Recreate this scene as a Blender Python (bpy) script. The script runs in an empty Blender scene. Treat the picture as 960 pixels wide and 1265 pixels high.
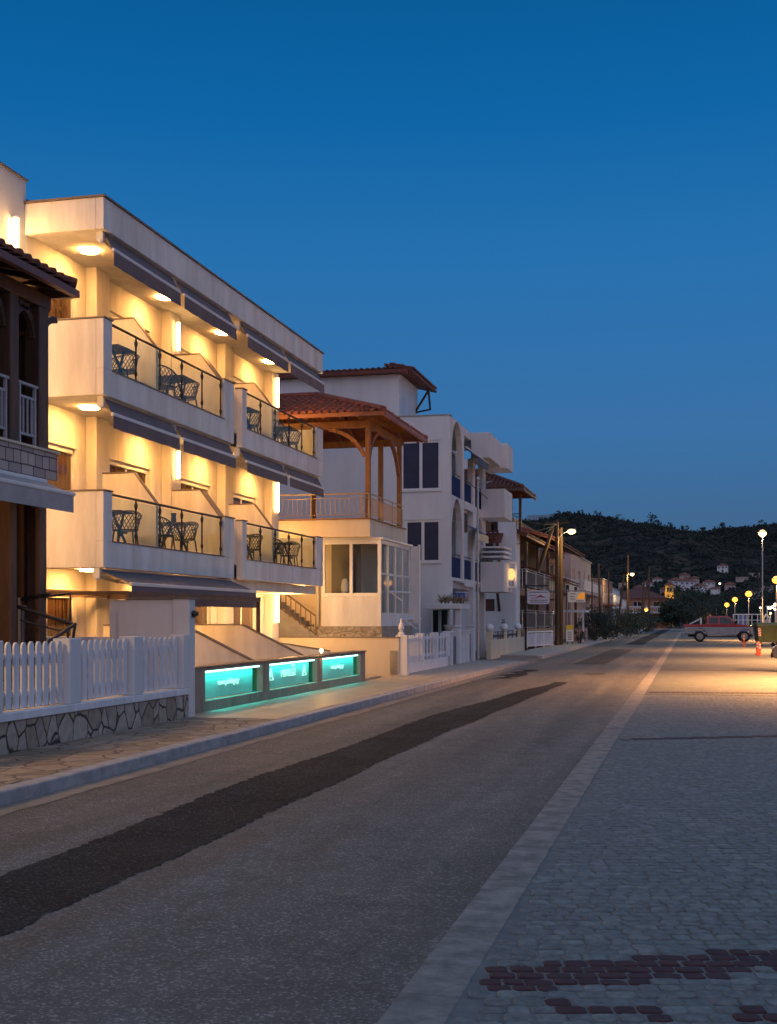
import bpy, math, random
from mathutils import Vector, Matrix
random.seed(7)
SC = bpy.context.scene
COL = SC.collection
PI = math.pi
R = math.radians
# ------------------------------------------------------------------ layout: X right of the road axis, Y along the road, eye at 1.65 m
TH = math.atan(373 / 1500.0); CT, ST = math.cos(TH), math.sin(TH); EYE = 1.65
def Yat(px, X):
    t = (px - 480) / 1500.0
    return -X * (CT + t * ST) / (ST - t * CT)
def Xat(px, Y):
    t = (px - 480) / 1500.0
    return Y * (t * CT - ST) / (CT + t * ST)
def Zat(py, X, Y):
    return EYE + (764 - py) * (-X * ST + Y * CT) / 1500.0
def at(px, d):
    r = (px - 480) * d / 1500.0
    return (r * CT - d * ST, r * ST + d * CT)

# ------------------------------------------------------------------ materials
MATS = {}
def nt(name):
    m = bpy.data.materials.new(name); m.use_nodes = True
    n = m.node_tree.nodes; l = m.node_tree.links
    return m, n, l, n['Principled BSDF']
def pm(name, c, c2=None, scale=4.0, rough=0.7, bump=0.0, bscale=40.0, metal=0.0, spec=0.5, rvar=0.0, coat=0.0, streak=False):
    """plaster / paint / metal: base colour with soft blotches, optional bump"""
    if name in MATS: return MATS[name]
    m, n, l, b = nt(name)
    c = tuple(c) + (1,); c2 = (tuple(c2) + (1,)) if c2 else tuple(v * 0.86 for v in c[:3]) + (1,)
    tc = n.new('ShaderNodeTexCoord')
    no = n.new('ShaderNodeTexNoise'); no.inputs['Scale'].default_value = scale; no.inputs['Detail'].default_value = 6
    no.inputs['Roughness'].default_value = 0.65
    if streak:
        mp = n.new('ShaderNodeMapping'); mp.inputs['Scale'].default_value = (1, 1, 0.18)
        l.new(tc.outputs['Object'], mp.inputs['Vector']); l.new(mp.outputs[0], no.inputs['Vector'])
    else:
        l.new(tc.outputs['Object'], no.inputs['Vector'])
    r = n.new('ShaderNodeValToRGB'); r.color_ramp.elements[0].position = 0.35; r.color_ramp.elements[1].position = 0.65
    r.color_ramp.elements[0].color = c2; r.color_ramp.elements[1].color = c
    l.new(no.outputs['Fac'], r.inputs[0]); l.new(r.outputs[0], b.inputs['Base Color'])
    b.inputs['Roughness'].default_value = rough; b.inputs['Metallic'].default_value = metal
    b.inputs['Specular IOR Level'].default_value = spec; b.inputs['Coat Weight'].default_value = coat
    if rvar:
        mr = n.new('ShaderNodeMapRange'); mr.inputs[3].default_value = rough - rvar; mr.inputs[4].default_value = rough + rvar
        l.new(no.outputs['Fac'], mr.inputs[0]); l.new(mr.outputs[0], b.inputs['Roughness'])
    if bump:
        n2 = n.new('ShaderNodeTexNoise'); n2.inputs['Scale'].default_value = bscale; n2.inputs['Detail'].default_value = 4
        l.new(tc.outputs['Object'], n2.inputs['Vector'])
        bp = n.new('ShaderNodeBump'); bp.inputs['Strength'].default_value = bump; bp.inputs['Distance'].default_value = 0.01
        l.new(n2.outputs['Fac'], bp.inputs['Height']); l.new(bp.outputs[0], b.inputs['Normal'])
    MATS[name] = m
    return m
def em(name, c, strength):
    if name in MATS: return MATS[name]
    m, n, l, b = nt(name)
    b.inputs['Base Color'].default_value = tuple(v * 0.35 for v in c) + (1,)
    b.inputs['Emission Color'].default_value = tuple(c) + (1,); b.inputs['Emission Strength'].default_value = strength
    MATS[name] = m
    return m
def glassmat(name, tint, refl=0.12, rough=0.02):
    if name in MATS: return MATS[name]
    m, n, l, b = nt(name)
    n.remove(b)
    t = n.new('ShaderNodeBsdfTransparent'); t.inputs[0].default_value = tuple(tint) + (1,)
    g = n.new('ShaderNodeBsdfGlossy'); g.inputs['Roughness'].default_value = rough; g.inputs[0].default_value = (0.9, 0.95, 0.95, 1)
    f = n.new('ShaderNodeFresnel'); f.inputs[0].default_value = 1.45
    a = n.new('ShaderNodeMath'); a.operation = 'MULTIPLY_ADD'; a.inputs[1].default_value = refl * 0.9; a.inputs[2].default_value = refl * 0.05
    l.new(f.outputs[0], a.inputs[0])
    x = n.new('ShaderNodeMixShader'); l.new(a.outputs[0], x.inputs[0]); l.new(t.outputs[0], x.inputs[1]); l.new(g.outputs[0], x.inputs[2])
    l.new(x.outputs[0], n['Material Output'].inputs[0])
    MATS[name] = m
    return m
def darkglass(name, c, rough=0.06):
    if name in MATS: return MATS[name]
    m, n, l, b = nt(name)
    tc = n.new('ShaderNodeTexCoord'); mp = n.new('ShaderNodeMapping'); mp.inputs['Scale'].default_value = (9, 9, 0.4)
    w = n.new('ShaderNodeTexNoise'); w.inputs['Scale'].default_value = 2.2
    l.new(tc.outputs['Object'], mp.inputs[0]); l.new(mp.outputs[0], w.inputs['Vector'])
    r = n.new('ShaderNodeValToRGB'); r.color_ramp.elements[0].position = 0.38; r.color_ramp.elements[1].position = 0.6
    r.color_ramp.elements[0].color = tuple(v * 0.45 for v in c) + (1,); r.color_ramp.elements[1].color = tuple(c) + (1,)
    l.new(w.outputs['Fac'], r.inputs[0]); l.new(r.outputs[0], b.inputs['Base Color'])
    b.inputs['Roughness'].default_value = rough; b.inputs['IOR'].default_value = 1.5
    MATS[name] = m
    return m
def cellmat(name, cols, scale, joint, jw=0.05, rough=0.8, stretch=(1, 1, 1), rough2=None, bump=0.5, jit=1.0, brick=None):
    """irregular stones (voronoi) or coursed stones (brick) with joints"""
    if name in MATS: return MATS[name]
    m, n, l, b = nt(name)
    tc = n.new('ShaderNodeTexCoord'); mp = n.new('ShaderNodeMapping'); mp.inputs['Scale'].default_value = stretch
    l.new(tc.outputs['Object'], mp.inputs[0])
    ns = n.new('ShaderNodeTexNoise'); ns.inputs['Scale'].default_value = scale * 1.3
    l.new(mp.outputs[0], ns.inputs['Vector'])
    mx = n.new('ShaderNodeMix'); mx.data_type = 'VECTOR'; mx.inputs['Factor'].default_value = 0.06
    l.new(mp.outputs[0], mx.inputs[4]); l.new(ns.outputs['Color'], mx.inputs[5])
    ramp = n.new('ShaderNodeValToRGB')
    while len(ramp.color_ramp.elements) < len(cols): ramp.color_ramp.elements.new(0.5)
    for i, c in enumerate(cols):
        ramp.color_ramp.elements[i].position = (i + 0.5) / len(cols); ramp.color_ramp.elements[i].color = tuple(c) + (1,)
    v1 = n.new('ShaderNodeTexVoronoi'); v1.inputs['Scale'].default_value = scale; v1.inputs['Randomness'].default_value = jit
    v2 = n.new('ShaderNodeTexVoronoi'); v2.feature = 'DISTANCE_TO_EDGE'; v2.inputs['Scale'].default_value = scale; v2.inputs['Randomness'].default_value = jit
    l.new(mx.outputs[1], v1.inputs['Vector']); l.new(mx.outputs[1], v2.inputs['Vector'])
    sep = n.new('ShaderNodeSeparateColor'); l.new(v1.outputs['Color'], sep.inputs[0]); l.new(sep.outputs[0], ramp.inputs[0])
    st = n.new('ShaderNodeMapRange'); st.inputs[1].default_value = jw * 0.4; st.inputs[2].default_value = jw
    l.new(v2.outputs['Distance'], st.inputs[0])
    big = n.new('ShaderNodeTexNoise'); big.inputs['Scale'].default_value = 9; big.inputs['Detail'].default_value = 8; l.new(tc.outputs['Object'], big.inputs['Vector'])
    mm = n.new('ShaderNodeMapRange'); mm.inputs[1].default_value = 0.3; mm.inputs[2].default_value = 0.7; mm.inputs[3].default_value = 0.7; mm.inputs[4].default_value = 1.1
    l.new(big.outputs['Fac'], mm.inputs[0])
    mul = n.new('ShaderNodeVectorMath'); mul.operation = 'SCALE'; l.new(ramp.outputs[0], mul.inputs[0]); l.new(mm.outputs[0], mul.inputs['Scale'])
    cm = n.new('ShaderNodeMix'); cm.data_type = 'RGBA'; cm.inputs[6].default_value = tuple(joint) + (1,)
    l.new(st.outputs[0], cm.inputs['Factor']); l.new(mul.outputs[0], cm.inputs[7]); l.new(cm.outputs[2], b.inputs['Base Color'])
    b.inputs['Roughness'].default_value = rough
    bp = n.new('ShaderNodeBump'); bp.inputs['Strength'].default_value = bump; bp.inputs['Distance'].default_value = 0.012
    ad = n.new('ShaderNodeMath'); ad.operation = 'MULTIPLY_ADD'; ad.inputs[1].default_value = 0.3
    l.new(big.outputs['Fac'], ad.inputs[0]); l.new(st.outputs[0], ad.inputs[2])
    l.new(ad.outputs[0], bp.inputs['Height']); l.new(bp.outputs[0], b.inputs['Normal'])
    MATS[name] = m
    return m
def ashlar(name, c1, c2, joint, w, h):
    m, n, l, b = nt(name)
    tc = n.new('ShaderNodeTexCoord'); sx = n.new('ShaderNodeSeparateXYZ'); cb = n.new('ShaderNodeCombineXYZ'); l.new(tc.outputs['Object'], sx.inputs[0])
    l.new(sx.outputs['Y'], cb.inputs['X']); l.new(sx.outputs['Z'], cb.inputs['Y'])
    ns = n.new('ShaderNodeTexNoise'); ns.inputs['Scale'].default_value = 1.1; l.new(tc.outputs['Object'], ns.inputs['Vector'])
    mv = n.new('ShaderNodeMix'); mv.data_type = 'VECTOR'; mv.inputs['Factor'].default_value = 0.07; l.new(cb.outputs[0], mv.inputs[4]); l.new(ns.outputs['Color'], mv.inputs[5])
    bk = n.new('ShaderNodeTexBrick'); bk.inputs['Scale'].default_value = 1; bk.inputs['Brick Width'].default_value = w; bk.inputs['Row Height'].default_value = h; bk.inputs['Mortar Size'].default_value = 0.009
    bk.squash = 0.6; bk.squash_frequency = 3; bk.offset = 0.37; bk.inputs['Color1'].default_value = tuple(c1) + (1,); bk.inputs['Color2'].default_value = tuple(c2) + (1,); bk.inputs['Mortar'].default_value = tuple(joint) + (1,)
    l.new(mv.outputs[1], bk.inputs['Vector']); l.new(bk.outputs['Color'], b.inputs['Base Color']); b.inputs['Roughness'].default_value = 0.85
    bp = n.new('ShaderNodeBump'); bp.invert = True; bp.inputs['Strength'].default_value = 0.7; bp.inputs['Distance'].default_value = 0.012; l.new(bk.outputs['Fac'], bp.inputs['Height']); l.new(bp.outputs[0], b.inputs['Normal'])
    return m
def asphaltmat(name, c, c2, spk, rough=0.75, spec=0.4):
    if name in MATS: return MATS[name]
    m, n, l, b = nt(name)
    tc = n.new('ShaderNodeTexCoord')
    a = n.new('ShaderNodeTexNoise'); a.inputs['Scale'].default_value = 0.9; a.inputs['Detail'].default_value = 8; a.inputs['Roughness'].default_value = 0.7
    l.new(tc.outputs['Object'], a.inputs['Vector'])
    r = n.new('ShaderNodeValToRGB'); r.color_ramp.elements[0].position = 0.3; r.color_ramp.elements[1].position = 0.7
    r.color_ramp.elements[0].color = tuple(c2) + (1,); r.color_ramp.elements[1].color = tuple(c) + (1,)
    l.new(a.outputs['Fac'], r.inputs[0])
    v = n.new('ShaderNodeTexVoronoi'); v.inputs['Scale'].default_value = 75; l.new(tc.outputs['Object'], v.inputs['Vector'])
    s = n.new('ShaderNodeSeparateColor'); l.new(v.outputs['Color'], s.inputs[0])
    k = n.new('ShaderNodeMapRange'); k.inputs[1].default_value = 0.72; k.inputs[2].default_value = 1.0; k.inputs[3].default_value = 0.0; k.inputs[4].default_value = 0.75
    l.new(s.outputs[0], k.inputs[0])
    mx = n.new('ShaderNodeMix'); mx.data_type = 'RGBA'; mx.inputs[7].default_value = tuple(spk) + (1,)
    l.new(k.outputs[0], mx.inputs['Factor']); l.new(r.outputs[0], mx.inputs[6])
    # wheel tracks and stains drawn out along the road
    lp = n.new('ShaderNodeMapping'); lp.inputs['Scale'].default_value = (1.3, 0.05, 1); l.new(tc.outputs['Object'], lp.inputs[0])
    ln = n.new('ShaderNodeTexNoise'); ln.inputs['Scale'].default_value = 1.6; ln.inputs['Detail'].default_value = 5; l.new(lp.outputs[0], ln.inputs['Vector'])
    st = n.new('ShaderNodeTexNoise'); st.inputs['Scale'].default_value = 3.2; st.inputs['Detail'].default_value = 9; st.inputs['Roughness'].default_value = 0.75; l.new(tc.outputs['Object'], st.inputs['Vector'])
    lm = n.new('ShaderNodeMath'); lm.operation = 'ADD'; l.new(ln.outputs['Fac'], lm.inputs[0]); l.new(st.outputs['Fac'], lm.inputs[1])
    lr = n.new('ShaderNodeMapRange'); lr.inputs[1].default_value = 0.8; lr.inputs[2].default_value = 1.2; lr.inputs[3].default_value = 0.62; lr.inputs[4].default_value = 1.3; l.new(lm.outputs[0], lr.inputs[0])
    rg = n.new('ShaderNodeMapRange'); rg.inputs[1].default_value = 0.75; rg.inputs[2].default_value = 1.25; rg.inputs[3].default_value = rough - 0.12; rg.inputs[4].default_value = rough + 0.12; l.new(lm.outputs[0], rg.inputs[0]); l.new(rg.outputs[0], b.inputs['Roughness'])
    # hairline cracks
    cv = n.new('ShaderNodeTexVoronoi'); cv.feature = 'DISTANCE_TO_EDGE'; cv.inputs['Scale'].default_value = 0.35
    wn = n.new('ShaderNodeTexNoise'); wn.inputs['Scale'].default_value = 1.5; wn.inputs['Detail'].default_value = 6
    l.new(tc.outputs['Object'], wn.inputs['Vector'])
    wm = n.new('ShaderNodeMix'); wm.data_type = 'VECTOR'; wm.inputs['Factor'].default_value = 0.35
    l.new(tc.outputs['Object'], wm.inputs[4]); l.new(wn.outputs['Color'], wm.inputs[5]); l.new(wm.outputs[1], cv.inputs['Vector'])
    cr = n.new('ShaderNodeMapRange'); cr.inputs[1].default_value = 0.0; cr.inputs[2].default_value = 0.006; cr.inputs[3].default_value = 0.85; cr.inputs[4].default_value = 1.0
    l.new(cv.outputs['Distance'], cr.inputs[0])
    cq = n.new('ShaderNodeMath'); cq.operation = 'MULTIPLY'; l.new(cr.outputs[0], cq.inputs[0]); l.new(lr.outputs[0], cq.inputs[1])
    cs = n.new('ShaderNodeVectorMath'); cs.operation = 'SCALE'; l.new(mx.outputs[2], cs.inputs[0]); l.new(cq.outputs[0], cs.inputs['Scale'])
    l.new(cs.outputs[0], b.inputs['Base Color'])
    b.inputs['Roughness'].default_value = rough; b.inputs['Specular IOR Level'].default_value = spec
    bp = n.new('ShaderNodeBump'); bp.inputs['Strength'].default_value = 0.9; bp.inputs['Distance'].default_value = 0.012
    l.new(v.outputs['Distance'], bp.inputs['Height']); l.new(bp.outputs[0], b.inputs['Normal'])
    MATS[name] = m
    return m

# ------------------------------------------------------------------ mesh builder
def wloc(o):
    v = Vector((0, 0, 0))
    while o is not None:
        v += o.location; o = o.parent
    return v
class MB:
    def __init__(s): s.v = []; s.f = []; s.m = []; s.cur = 0
    def quad(s, *p):
        i = len(s.v); s.v += [tuple(q) for q in p]; s.f.append(tuple(range(i, i + len(p)))); s.m.append(s.cur); return s
    def hexa(s, p):  # 4 bottom ccw, 4 top ccw
        i = len(s.v); s.v += [tuple(q) for q in p]
        for f in ((3, 2, 1, 0), (4, 5, 6, 7), (0, 1, 5, 4), (1, 2, 6, 5), (2, 3, 7, 6), (3, 0, 4, 7)):
            s.f.append(tuple(i + k for k in f)); s.m.append(s.cur)
        return s
    def box(s, x0, x1, y0, y1, z0, z1):
        if x0 > x1: x0, x1 = x1, x0
        if y0 > y1: y0, y1 = y1, y0
        if z0 > z1: z0, z1 = z1, z0
        return s.hexa([(x0, y0, z0), (x1, y0, z0), (x1, y1, z0), (x0, y1, z0), (x0, y0, z1), (x1, y0, z1), (x1, y1, z1), (x0, y1, z1)])
    def prism(s, pts, vec):
        """pts: 3D polygon, extruded by vec"""
        n = len(pts); i = len(s.v); vec = Vector(vec)
        s.v += [tuple(p) for p in pts] + [tuple(Vector(p) + vec) for p in pts]
        s.f.append(tuple(i + k for k in range(n))[::-1]); s.m.append(s.cur)
        s.f.append(tuple(i + n + k for k in range(n))); s.m.append(s.cur)
        for k in range(n):
            j = (k + 1) % n
            s.f.append((i + k, i + j, i + n + j, i + n + k)); s.m.append(s.cur)
        return s
    def bar(s, p, q, w, h=None, up=(0, 0, 1)):
        h = h or w; p = Vector(p); q = Vector(q); d = (q - p)
        if d.length < 1e-6: return s
        d.normalize(); u = Vector(up)
        if abs(d.dot(u)) > 0.98: u = Vector((1, 0, 0))
        a = d.cross(u).normalized() * w / 2; b = d.cross(a).normalized() * h / 2
        return s.hexa([p - a - b, p + a - b, p + a + b, p - a + b, q - a - b, q + a - b, q + a + b, q - a + b])
    def tube(s, pts, r, n=8, caps=True):
        pts = [Vector(p) for p in pts]; rs = r if isinstance(r, (list, tuple)) else [r] * len(pts)
        base = len(s.v); prev = None
        for k, p in enumerate(pts):
            d = (pts[min(k + 1, len(pts) - 1)] - pts[max(k - 1, 0)]).normalized()
            if prev is None:
                u = Vector((0, 0, 1)) if abs(d.z) < 0.9 else Vector((1, 0, 0))
                a = d.cross(u).normalized()
            else:
                a = (prev - d * prev.dot(d)).normalized()
            prev = a; b = d.cross(a)
            for j in range(n):
                t = 2 * PI * j / n; s.v.append(tuple(p + (a * math.cos(t) + b * math.sin(t)) * rs[k]))
        for k in range(len(pts) - 1):
            for j in range(n):
                a0 = base + k * n + j; a1 = base + k * n + (j + 1) % n
                s.f.append((a0, a1, a1 + n, a0 + n)); s.m.append(s.cur)
        if caps:
            s.f.append(tuple(base + j for j in range(n))[::-1]); s.m.append(s.cur)
            e = base + (len(pts) - 1) * n; s.f.append(tuple(e + j for j in range(n))); s.m.append(s.cur)
        return s
    def lathe(s, c, prof, n=20, axis='Z'):
        """prof: list of (r, h) along the axis from c"""
        base = len(s.v); c = Vector(c)
        ax = {'Z': (Vector((1, 0, 0)), Vector((0, 1, 0)), Vector((0, 0, 1))), 'X': (Vector((0, 1, 0)), Vector((0, 0, 1)), Vector((1, 0, 0))), 'Y': (Vector((0, 0, 1)), Vector((1, 0, 0)), Vector((0, 1, 0)))}[axis]
        for r, h in prof:
            for j in range(n):
                t = 2 * PI * j / n; s.v.append(tuple(c + ax[0] * (r * math.cos(t)) + ax[1] * (r * math.sin(t)) + ax[2] * h))
        for k in range(len(prof) - 1):
            for j in range(n):
                a0 = base + k * n + j; a1 = base + k * n + (j + 1) % n
                s.f.append((a0, a1, a1 + n, a0 + n)); s.m.append(s.cur)
        s.f.append(tuple(base + j for j in range(n))[::-1]); s.m.append(s.cur)
        e = base + (len(prof) - 1) * n; s.f.append(tuple(e + j for j in range(n))); s.m.append(s.cur)
        return s
    def ball(s, c, r, n=12, m=8):
        rr = r if isinstance(r, (tuple, list)) else (r, r, r)
        base = len(s.v)
        for i in range(m + 1):
            ph = PI * i / m - PI / 2
            for j in range(n):
                t = 2 * PI * j / n
                s.v.append((c[0] + rr[0] * math.cos(ph) * math.cos(t), c[1] + rr[1] * math.cos(ph) * math.sin(t), c[2] + rr[2] * math.sin(ph)))
        for i in range(m):
            for j in range(n):
                a0 = base + i * n + j; a1 = base + i * n + (j + 1) % n
                s.f.append((a0, a1, a1 + n, a0 + n)); s.m.append(s.cur)
        return s
    def build(s, name, mat, parent=None, bevel=0.0, smooth=False, seg=1):
        me = bpy.data.meshes.new(name)
        off = wloc(parent) if parent is not None else Vector((0, 0, 0))
        me.from_pydata([(v[0] - off.x, v[1] - off.y, v[2] - off.z) for v in s.v], [], s.f)
        for m in (mat if isinstance(mat, (list, tuple)) else [mat]): me.materials.append(m)
        if any(s.m): me.polygons.foreach_set('material_index', s.m)
        if smooth:
            me.polygons.foreach_set('use_smooth', [True] * len(me.polygons))
        me.update()
        o = bpy.data.objects.new(name, me); COL.objects.link(o)
        if parent is not None: o.parent = parent
        if bevel:
            b = o.modifiers.new('bevel', 'BEVEL'); b.width = bevel; b.segments = seg; b.limit_method = 'ANGLE'; b.angle_limit = R(40)
        return o
def tag(o, label=None, cat=None, group=None, kind=None):
    if label: o['label'] = label
    if cat: o['category'] = cat
    if group: o['group'] = group
    if kind: o['kind'] = kind
    return o
def thing(name, label, cat, loc=(0, 0, 0), group=None):
    o = bpy.data.objects.new(name, None); COL.objects.link(o); o.location = loc; o.empty_display_size = 0.2
    return tag(o, label, cat, group)
def copy_tree(o, parent=None):
    c = o.copy(); COL.objects.link(c)
    if parent is not None: c.parent = parent
    for ch in list(o.children): copy_tree(ch, c)
    return c
def light(kind, loc, energy, color, parent=None, size=0.1, rot=None, spot=None, blend=0.6):
    ld = bpy.data.lights.new('lamp_light', kind); ld.energy = energy; ld.color = color
    if kind == 'AREA':
        if isinstance(size, tuple): ld.shape = 'RECTANGLE'; ld.size, ld.size_y = size
        else: ld.size = size
    else: ld.shadow_soft_size = size
    if spot: ld.spot_size = R(spot); ld.spot_blend = blend
    o = bpy.data.objects.new('lamp_light', ld); COL.objects.link(o)
    off = wloc(parent) if parent is not None else Vector((0, 0, 0))
    o.location = Vector(loc) - off
    if rot: o.rotation_euler = rot
    if parent is not None: o.parent = parent
    return o
def wallgrid(mb, face, pos, t, a0, a1, z0, z1, holes):
    """a wall with rectangular openings. face 'X': outer surface at x=pos, body towards -x; face 'Y': outer surface at y=pos, body towards +y"""
    As = sorted({a0, a1, *[h[0] for h in holes], *[h[1] for h in holes]}); Zs = sorted({z0, z1, *[h[2] for h in holes], *[h[3] for h in holes]})
    As = [a for a in As if a0 <= a <= a1]; Zs = [z for z in Zs if z0 <= z <= z1]
    for zi in range(len(Zs) - 1):
        run = None
        for ai in range(len(As) - 1):
            ca = (As[ai] + As[ai + 1]) / 2; cz = (Zs[zi] + Zs[zi + 1]) / 2
            hole = any(h[0] < ca < h[1] and h[2] < cz < h[3] for h in holes)
            if not hole:
                run = (run[0], As[ai + 1]) if run else (As[ai], As[ai + 1])
            if (hole or ai == len(As) - 2) and run:
                if face == 'X': mb.box(pos - t, pos, run[0], run[1], Zs[zi], Zs[zi + 1])
                else: mb.box(run[0], run[1], pos, pos + t, Zs[zi], Zs[zi + 1])
                run = None
def fbox(mb, face, pos, a0, a1, z0, z1, c0, c1):
    """box on a wall face; c is the distance outward of the face"""
    if face == 'X': mb.box(pos + c0, pos + c1, a0, a1, z0, z1)
    else: mb.box(a0, a1, pos - c1, pos - c0, z0, z1)
def window(parent, face, pos, a0, a1, z0, z1, fm, gm, cols=2, rows=1, fw=0.06, rec=0.10, sill=None, name='window', box=0.0):
    """framed window set in an opening; frame is the part, pane its sub-part"""
    m = MB()
    fbox(m, face, pos, a0, a0 + fw, z0, z1, -rec - 0.05, -rec); fbox(m, face, pos, a1 - fw, a1, z0, z1, -rec - 0.05, -rec)
    fbox(m, face, pos, a0 + fw, a1 - fw, z1 - fw - box, z1, -rec - 0.05, -rec + (0.03 if box else 0)); fbox(m, face, pos, a0 + fw, a1 - fw, z0, z0 + fw, -rec - 0.05, -rec)
    for i in range(1, cols):
        a = a0 + (a1 - a0) * i / cols; fbox(m, face, pos, a - fw * 0.6, a + fw * 0.6, z0 + fw, z1 - fw - box, -rec - 0.048, -rec - 0.003)
    for i in range(1, rows):
        z = z0 + (z1 - z0) * i / rows; fbox(m, face, pos, a0 + fw, a1 - fw, z - fw * 0.4, z + fw * 0.4, -rec - 0.046, -rec - 0.006)
    o = m.build(name, fm, parent)
    g = MB(); fbox(g, face, pos, a0 + fw * 0.5, a1 - fw * 0.5, z0 + fw * 0.5, z1 - fw * 0.5, -rec - 0.035, -rec - 0.02)
    g.build('pane', gm, o)
    if sill:
        s_ = MB(); fbox(s_, face, pos, a0 - 0.05, a1 + 0.05, z0 - 0.04, z0, -rec, 0.05); s_.build('sill', sill, o)
    return o
def tiles(mb, P, U, V, width, lenf, pitch=0.22, row=0.36, r=0.075):
    """roof tiles: rows of half-round tiles running up-slope, U along the eave, V up the slope (unit vectors)"""
    P = Vector(P); U = Vector(U); V = Vector(V); N = U.cross(V).normalized()
    if N.z < 0: N = -N
    n = int(width / pitch)
    for i in range(n):
        u = (i + 0.5) * pitch; L = lenf(u)
        if L < 0.12: continue
        k = 0.0; first = True
        while k < L - 0.01:
            e = min(k + row, L)
            r0, r1 = r * random.uniform(0.97, 1.06), r * 0.82; h0 = random.uniform(0.0, 0.012)
            base = len(mb.v)
            for (kk, rr, hh) in ((k - 0.03, r0, 0.02 + h0), (e, r1, 0.0)):
                for j in range(6):
                    t = PI * j / 5
                    mb.v.append(tuple(P + U * (u + rr * math.cos(t)) + V * kk + N * (rr * math.sin(t) + hh)))
            for j in range(5):
                mb.f.append((base + j, base + j + 1, base + j + 7, base + j + 6)); mb.m.append(mb.cur)
            mb.f.append(tuple(base + j for j in range(6))); mb.m.append(mb.cur)
            k = e
def leaves(mb, c, rad, n, size, clumps=None):
    """leaf-sized faces gathered in clumps through an uneven crown"""
    cl = []
    for _ in range(clumps or max(6, n // 60)):
        while True:
            p = Vector((random.uniform(-1, 1), random.uniform(-1, 1), random.uniform(-1, 1)))
            if 0.25 < p.length < 1: break
        cl.append((p, random.uniform(0.22, 0.42)))
    for _ in range(n):
        p, q = random.choice(cl)
        g = Vector((random.gauss(0, 1), random.gauss(0, 1), random.gauss(0, 1))) * q * 0.5
        w = p + g
        w = Vector((c[0] + w.x * rad[0], c[1] + w.y * rad[1], c[2] + w.z * rad[2]))
        a = Vector((random.gauss(0, 1), random.gauss(0, 1), random.gauss(0, 1))).normalized(); b = a.orthogonal().normalized(); s = size * random.uniform(0.6, 1.4)
        mb.quad(w - a * s, w + b * s * 0.5, w + a * s, w - b * s * 0.5)

# shared materials
M = {}
M['plaster'] = pm('white_plaster', (0.83, 0.81, 0.77), (0.62, 0.59, 0.54), 2.2, 0.85, 0.25, 60, streak=True)
M['plasterB'] = pm('weathered_white_plaster', (0.70, 0.70, 0.70), (0.58, 0.58, 0.58), 0.8, 0.9, 0.3, 50, streak=True)
M['cream'] = pm('cream_plaster', (0.72, 0.62, 0.46), (0.60, 0.50, 0.36), 0.9, 0.9, 0.25, 50, streak=True)
M['brownstone'] = pm('brown_travertine', (0.34, 0.27, 0.22), (0.22, 0.17, 0.14), 5, 0.6, 0.3, 30, streak=True)
M['trim'] = pm('dark_stone_trim', (0.20, 0.16, 0.13), (0.14, 0.11, 0.09), 6, 0.5)
M['whitemetal'] = pm('white_aluminium', (0.75, 0.74, 0.72), (0.68, 0.67, 0.65), 2, 0.4)
M['whitepaint'] = pm('white_fence_paint', (0.78, 0.78, 0.80), (0.62, 0.62, 0.64), 5, 0.6, 0.2, 80, streak=True)
M['darkmetal'] = pm('dark_metal', (0.05, 0.045, 0.04), (0.03, 0.03, 0.03), 8, 0.4, metal=0.6)
M['steel'] = pm('brushed_steel', (0.45, 0.44, 0.42), (0.35, 0.34, 0.33), 8, 0.3, metal=0.9)
M['fabric'] = pm('grey_awning_fabric', (0.15, 0.135, 0.15), (0.12, 0.105, 0.12), 3, 0.9, 0.2, 200)
M['fabricL'] = pm('pale_awning_fabric', (0.42, 0.40, 0.40), (0.34, 0.32, 0.32), 3, 0.9, 0.2, 200)
M['blue'] = pm('blue_paint', (0.012, 0.032, 0.13), (0.008, 0.022, 0.09), 3, 0.5)
M['wood'] = pm('varnished_wood', (0.30, 0.13, 0.04), (0.18, 0.07, 0.02), 6, 0.5, 0.3, 60, streak=True)
M['darkwood'] = pm('dark_brown_wood', (0.11, 0.055, 0.032), (0.06, 0.03, 0.018), 6, 0.55, 0.3, 60, streak=True)
M['tile'] = pm('red_clay_tile', (0.30, 0.085, 0.04), (0.16, 0.04, 0.025), 5, 0.75, 0.4, 50)
M['tileD'] = pm('dark_clay_tile', (0.17, 0.05, 0.032), (0.09, 0.03, 0.022), 5, 0.75, 0.4, 50)
M['pane'] = darkglass('curtained_pane', (0.10, 0.055, 0.03))
M['paneB'] = pm('navy_blind_pane', (0.035, 0.045, 0.085), (0.028, 0.036, 0.07), 2, 0.5, spec=0.2)
M['paneD'] = darkglass('dark_pane', (0.02, 0.02, 0.022))
M['glass'] = glassmat('green_railing_glass', (0.92, 0.965, 0.90))
M['clear'] = glassmat('clear_glass', (0.85, 0.88, 0.88), 0.2)
M['concrete'] = pm('concrete', (0.36, 0.34, 0.31), (0.26, 0.245, 0.225), 3, 0.85, 0.4, 60)
M['kerb'] = pm('kerb_stone', (0.42, 0.40, 0.40), (0.27, 0.26, 0.26), 6, 0.8, 0.5, 60)
M['bulb'] = em('warm_lamp_glass', (1.0, 0.45, 0.115), 200)
M['rubber'] = pm('tyre_rubber', (0.02, 0.02, 0.02), (0.012, 0.012, 0.012), 9, 0.8)
WARM = (1.0, 0.56, 0.20)
# ================================================================== CAMERA
cam = bpy.data.cameras.new('camera'); co = bpy.data.objects.new('camera', cam); COL.objects.link(co); SC.camera = co
cam.sensor_fit = 'HORIZONTAL'; cam.sensor_width = 36; cam.lens = 56.25; cam.shift_y = (764 - 632.5) / 960.0
cam.clip_start = 0.1; cam.clip_end = 6000
co.location = (0, 0, EYE); co.rotation_euler = (R(90), 0, TH)

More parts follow.
